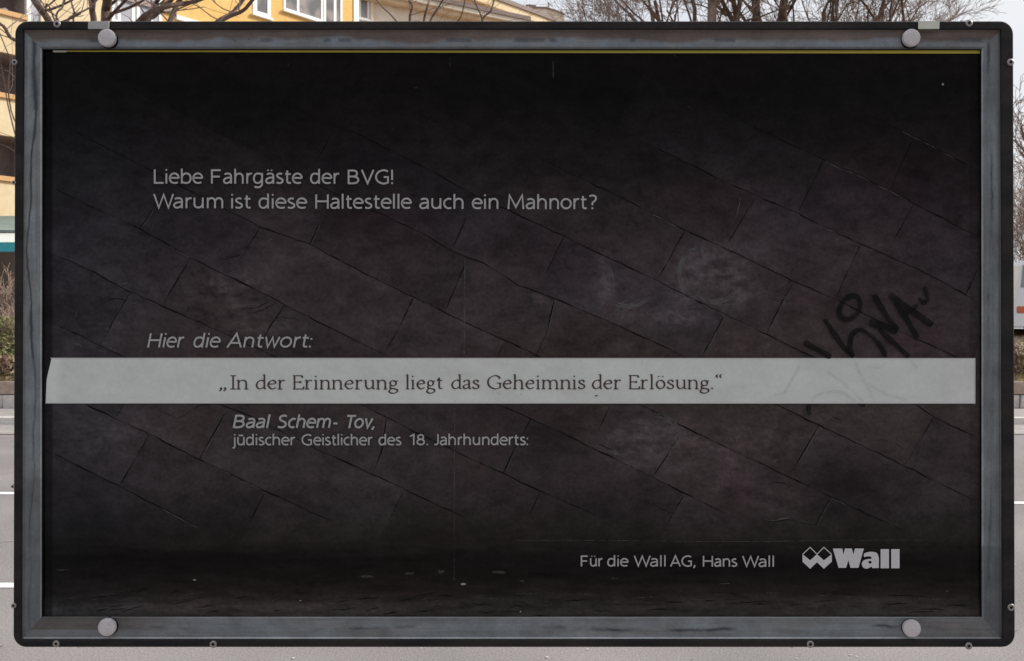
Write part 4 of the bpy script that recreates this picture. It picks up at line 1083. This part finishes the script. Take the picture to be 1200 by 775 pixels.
# ------------------------------------------------------------------ houses
class Facade:
    def __init__(s, A, vpx, name, label, cat='building'):
        s.A = Vector(A); d = Vector(((vpx - 600) / F, 1)); d.normalize(); s.d = d; s.n = Vector((d.y, -d.x))
        s.t = thing(name, label, cat, (A[0], A[1], 0))
    def tp(s, px):                     # photograph column -> distance along the front
        k = (px - 600) / F
        return (k * s.A.y - s.A.x) / (s.d.x - k * s.d.y)
    def Y(s, px): return s.A.y + s.tp(px) * s.d.y
    def h(s, px, py): return EYE - (py - 387.5) * s.Y(px) / F
    def pt(s, t, o, z): q = s.A + s.d * t + s.n * o; return (q.x, q.y, z)      # o: outwards
    def box(s, t0, t1, z0, z1, o0, o1, mb=None):
        m = mb or MB()
        m.hexa([s.pt(t0, o1, z0), s.pt(t1, o1, z0), s.pt(t1, o0, z0), s.pt(t0, o0, z0), s.pt(t0, o1, z1), s.pt(t1, o1, z1), s.pt(t1, o0, z1), s.pt(t0, o0, z1)])
        return m
    def part(s, name, m, *a, parent=None):
        o = s.box(*a).build(name, M[m] if isinstance(m, str) else m, None); p_ = parent or s.t
        o.parent = p_
        if parent is None: o.matrix_parent_inverse = Matrix.Translation(-s.t.location)
        return o
    def window(s, t0, t1, z0, z1, mull=(), glass='glass', fr=.07, sill='whitepaint', rec=.12):
        w_ = MB()
        s.box(t0, t0 + fr, z0, z1, -.05, .03, w_); s.box(t1 - fr, t1, z0, z1, -.05, .03, w_)
        s.box(t0 + fr, t1 - fr, z0, z0 + fr, -.05, .028, w_); s.box(t0 + fr, t1 - fr, z1 - fr, z1, -.05, .028, w_)
        for q in mull: s.box(t0 + (t1 - t0) * q - fr * .6, t0 + (t1 - t0) * q + fr * .6, z0 + fr, z1 - fr, -.05, .026, w_)
        f = w_.build('window', M['whitepaint'], None); f.parent = s.t; f.matrix_parent_inverse = Matrix.Translation(-s.t.location)
        s.part('pane', glass, t0 + fr, t1 - fr, z0 + fr, z1 - fr, -.03, .008, parent=f)
        s.part('sill', sill, t0 - .05, t1 + .05, z0 - .09, z0 - .002, -.02, .14, parent=f)
        return f

H1 = Facade((-16.8, 28.0), 1500, 'yellow_apartment_house', 'yellow apartment house with cream balconies and white window frames, nearest at left')
T = H1.tp
ROOF1 = 22.5
# front wall in its three colours; loggia bays stay open at the left
tL, tP0, tP1, tC1, tW1, tY1, tE = T(31), T(31), T(36), T(104), T(190), T(414), T(420)
H1.part('wall', 'cream', T(48), T(108), 0, ROOF1, -.4, 0)
H1.part('wall', 'cream', T(108), T(191), 0, ROOF1, -.4, -.002)['label'] = 'cream wall behind the tree trunk'
H1.part('wall', 'yellow', T(191), T(414), 0, ROOF1, -.4, 0.002)['label'] = 'warm yellow wall section'
H1.part('corner_strip', 'whitepaint', T(414), T(420), 0, ROOF1, -.4, .05)
H1.part('roof', 'roof', -8, T(421), ROOF1, ROOF1 + .3, -9, .5)
# loggias, storey by storey
st = 2.72; top1 = 6.5
H1.part('loggia_wall', 'mauve', -8, T(31), 0, ROOF1, -1.7, -1.5)
H1.part('loggia_side', 'mauve', T(31) , T(32), 0, ROOF1, -1.7, -.02)
H1.part('post', 'whitepaint', T(30.5), T(35.5), 0, ROOF1, -.15, .06)
H1.part('frosted_screen', 'glassgrey', T(35.5), T(48), 0, ROOF1, -.15, -.05)
tS = -8
for k in range(-1, 6):
    zt = top1 + st * k
    if zt - 1.3 < 0: continue
    H1.part('balcony_parapet', 'cream', tS, T(30.5), zt - 1.22, zt, -.02, .12)
    H1.part('ledge', 'ledge', tS, T(30.5), zt + .002, zt + .16, -.06, .2)
    H1.part('balcony_floor', 'mauve', tS, T(30.5), zt - 1.22, zt - 1.05, -1.5, -.03)
    # door-windows at the back of each loggia
    for (a, b) in ((-.9, -.05), (.25, 1.1), (-3.6, -2.4), (-6.2, -5.0)):
        if b < T(30):
            w_ = MB(); H1.box(a, b, zt - .85, zt + 1.1, -1.5, -1.44, w_); f = w_.build('window', M['whitepaint'], None); f.parent = H1.t; f.matrix_parent_inverse = Matrix.Translation(-H1.t.location)
            H1.part('pane', 'glass', a + .08, b - .08, zt - .77, zt + 1.02, -1.44, -1.42, parent=f)
# globe lamp in the upper loggia
mb = MB(); c = H1.pt(H1.tp(13), -.6, H1.h(13, 8.5))
rr = 4.4 * H1.Y(13) / F
mb.lathe([(rr * math.cos(a * math.pi / 16), rr * math.sin(a * math.pi / 16)) for a in range(-8, 9)], (c[0], c[1], c[2]), axis='Z', n=20)
H1g = mb.build('globe_lamp', M['whitepaint'], None, smooth=True); H1g.parent = H1.t; H1g.matrix_parent_inverse = Matrix.Translation(-H1.t.location)
def zrow(px, py, px_c=None): return H1.h(px, py)
for k in range(-5, 2):
    dz = st * k
    z = H1.h(160, 33) + dz
    if z > .8 and z + 1.6 < ROOF1: H1.window(T(131), T(189), z, z + 1.75, mull=(.14, .42, .52, .78), glass='glassgrey', fr=.10)
    z = H1.h(306, 19) + dz
    if z > .8 and z + 1.4 < ROOF1: H1.window(T(296), T(317), z, z + 1.5, mull=(.12,), fr=.16)
    z = H1.h(352, 18) + dz
    if z > .8 and z + 1.4 < ROOF1:
        H1.window(T(332), T(378), z, z + 1.6, mull=(.36,), fr=.10)
        H1.window(T(379), T(401), z - .55, z + 1.6, mull=(.60,), fr=.12)
    z = H1.h(222, 21) + dz
    if z > .8: H1.part('string_course', 'whitepaint', T(206), T(250), z - .22, z - .05, -.02, .08)
H1.part('string_course', 'mauve', T(120), T(206), H1.h(160, 5), H1.h(160, 5) + .16, -.02, .10)

H2 = Facade((at(421, 0, 39.6).x, 39.6), 2340, 'cream_apartment_house', 'long cream apartment house with brown cornice, behind the slim bare tree')
eave = H2.h(560, 15) - .55
zt2 = eave
H2.part('wall', 'pale', 0, H2.tp(613), 0, eave, -8, 0)
H2.part('cornice', 'cornice', -.5, H2.tp(614.5), eave + .002, eave + .22, -.3, .42)
H2.part('upper_cornice', 'pale', -.5, H2.tp(614), eave + .222, eave + .42, -.3, .62)
H2.part('roof', 'roof', -.5, H2.tp(614), eave + .422, eave + .62, -8, .7)
T2 = H2.tp
for k in range(-5, 1):
    z = H2.h(427, 23) + 2.83 * k
    H2.window(T2(421), T2(432), z, z + 1.55, fr=.07)
    for px in (455, 490, 524, 556, 585):
        z2 = H2.h(px, 36) - 1.45 + 2.83 * k
        if z2 > .7 and z2 + 1.5 < eave: H2.window(T2(px), T2(px) + 1.1, z2, z2 + 1.45, fr=.09)
H2.part('pilaster', 'pale', T2(434), T2(437), 0, eave, -.05, .10)

H3 = Facade((at(575, 0, 52).x, 52.0), 1634, 'far_cream_house', 'farther cream house with a long sloping eaves line, behind the long one')
ev = H3.h(643, 25) - 1.05
H3.part('wall', 'pale', -4, H3.tp(643), 0, ev, -9, 0)
H3.part('cornice', 'cornice', -4, H3.tp(644.5), ev + .002, ev + .3, -.3, .5)
H3.part('upper_cornice', 'cream', -4, H3.tp(644.5), ev + .302, ev + .75, -.3, .8)
H3.part('roof', 'roof', -4, H3.tp(644.5), ev + .752, ev + 1.0, -9, .9)
for px in (590, 610, 628):
    for k in range(4): H3.window(H3.tp(px), H3.tp(px) + 1.1, ev - 2.6 - 2.9 * k, ev - 1.1 - 2.9 * k, fr=.09)

tw = thing('pale_tower_house', 'small pale house top with curved dark roof edge and a roof pipe, farthest at centre', 'building', at(640, 400, 75))
Yt = 75.0
def tpx(px, py): q = at(px, py, Yt); return q.x, q.z
mb = MB(); prof = [(608, 13), (616, 11), (628, 9.6), (640, 10), (650, 13), (661.5, 17.6)]
front = [(tpx(608, 30)[0], Yt, -1)] + [(tpx(*q)[0], Yt, tpx(*q)[1]) for q in prof] + [(tpx(661.5, 30)[0], Yt, -1)]
nb_ = len(front); mb.add(front + [(x, y + 9, z) for x, y, z in front], [tuple(range(nb_ - 1, -1, -1)), tuple(range(nb_, 2 * nb_))] + [(i, (i + 1) % nb_, nb_ + (i + 1) % nb_, nb_ + i) for i in range(nb_)])
mb.build('wall', M['pale'], tw)
mb = MB(); mb.tube([(tpx(x, y - .4)[0], Yt - .1, tpx(x, y - .4)[1]) for x, y in prof], .075, n=6); mb.build('roof_edge', M['roof'], tw)
mb = MB(); mb.tube([(*tpx(643, 11)[:1], Yt, tpx(643, 11)[1]), (tpx(643, 3)[0], Yt, tpx(643, 3)[1])], .07); mb.build('roof_pipe', M['roof'], tw)
mb = MB(); mb.tube([(tpx(616, 6.5)[0], Yt, tpx(616, 6.5)[1]), (tpx(628, 7)[0], Yt, tpx(628, 7)[1])], .09); mb.tube([(tpx(621, 6.5)[0], Yt, tpx(621, 5)[1]), (tpx(621, 10)[0], Yt, tpx(621, 10.5)[1])], .06); mb.build('roof_vent', M['roof'], tw)

# ------------------------------------------------------------------ white van, only its rear corner in view
VX, VY, VZ = 13.35, 22.3, bank_h(14, 22.3)
van = thing('parked_van', 'white van with grey rear window parked on the bank at the right edge', 'van', (VX, VY, VZ))
vx0 = at(1191.5, 0, VY).x
zt_ = hz(305, VY); zw1 = hz(311, VY); zw0 = hz(337, VY); zb = hz(384, VY)
# body outline (side profile seen from the camera), extruded in depth
prof = [(vx0 - .10, zb), (vx0 - .05, hz(350, VY)), (vx0, zw0), (vx0 + .10, zt_ - .12), (vx0 + .25, zt_), (vx0 + 3.6, zt_), (vx0 + 4.1, zw0), (vx0 + 5.0, zw0 - .25), (vx0 + 5.1, zb)]
mb = MB(); nb_ = len(prof); mb.add([(x, VY, z) for x, z in prof] + [(x, VY + 1.9, z) for x, z in prof], [tuple(range(nb_)), tuple(range(2 * nb_ - 1, nb_ - 1, -1))] + [(i, nb_ + i, nb_ + (i + 1) % nb_, (i + 1) % nb_) for i in range(nb_)])
mb.build('body', M['vanpaint'], van, bevel=.04)
M['vanglass'] = mat('van_glass', (.26, .27, .30), .12, spec=.6, col2=(.40, .40, .43), nscale=2)
for (a, b) in ((.16, 1.15), (1.3, 2.4), (2.55, 3.6)):
    mb = MB(); mb.hexa([(vx0 + a - (.06 if a < .3 else 0), VY - .012, zw0), (vx0 + b, VY - .012, zw0), (vx0 + b, VY + .01, zw0), (vx0 + a - (.06 if a < .3 else 0), VY + .01, zw0), (vx0 + a, VY - .012, zw1), (vx0 + b, VY - .012, zw1), (vx0 + b, VY + .01, zw1), (vx0 + a, VY + .01, zw1)])
    mb.build('side_window', M['vanglass'], van)
mb = MB(); mb.box((vx0 + .0, VY - .03, hz(367, VY)), (vx0 + .26, VY + .01, hz(359, VY))); mb.build('tail_light', M['redlamp'], van, bevel=.02)
for wx in (.9, 4.0):
    mb = MB(); mb.lathe([(.34, -.2), (.34, .0), (.30, .03)], (vx0 + wx, VY - .005, zb + .0), n=20); o = mb.build('wheel', M['tyre'], van)
    mb = MB(); mb.lathe([(.2, .0), (.18, .035)], (vx0 + wx, VY - .006, zb), n=16); q = mb.build('rim', M['screw'], None); q.parent = o

# ------------------------------------------------------------------ unseen dark house, added behind the viewer to darken the board's reflections
near = thing('added_dark_house', 'dark brick house front added out of view behind the camera, reflected faintly in the board', 'building', (0, -24, 0))
mb = MB(); mb.box((-40, -32, 0), (40, -24, 12.5)); mb.build('wall', M['added_darkbrick'], near)
wm = MB(); wm.box((-.6, -.05, 0), (.6, .02, 1.7)); wf_ = None
pm = MB(); pm.box((-.52, .02, .08), (.52, .035, 1.62))
for i in range(18):
    for k in range(4):
        if wf_ is None:
            wf_ = wm.build('window', M['mauve'], None); pf_ = pm.build('pane', M['glass'], None); pf_.parent = wf_; o = wf_  # windows of the added unseen house
        else:
            o = wf_.copy(); C.objects.link(o); q = pf_.copy(); C.objects.link(q); q.parent = o
        o.parent = near; o.location = (-28 + i * 3.3, .05, 1.2 + k * 3.0)
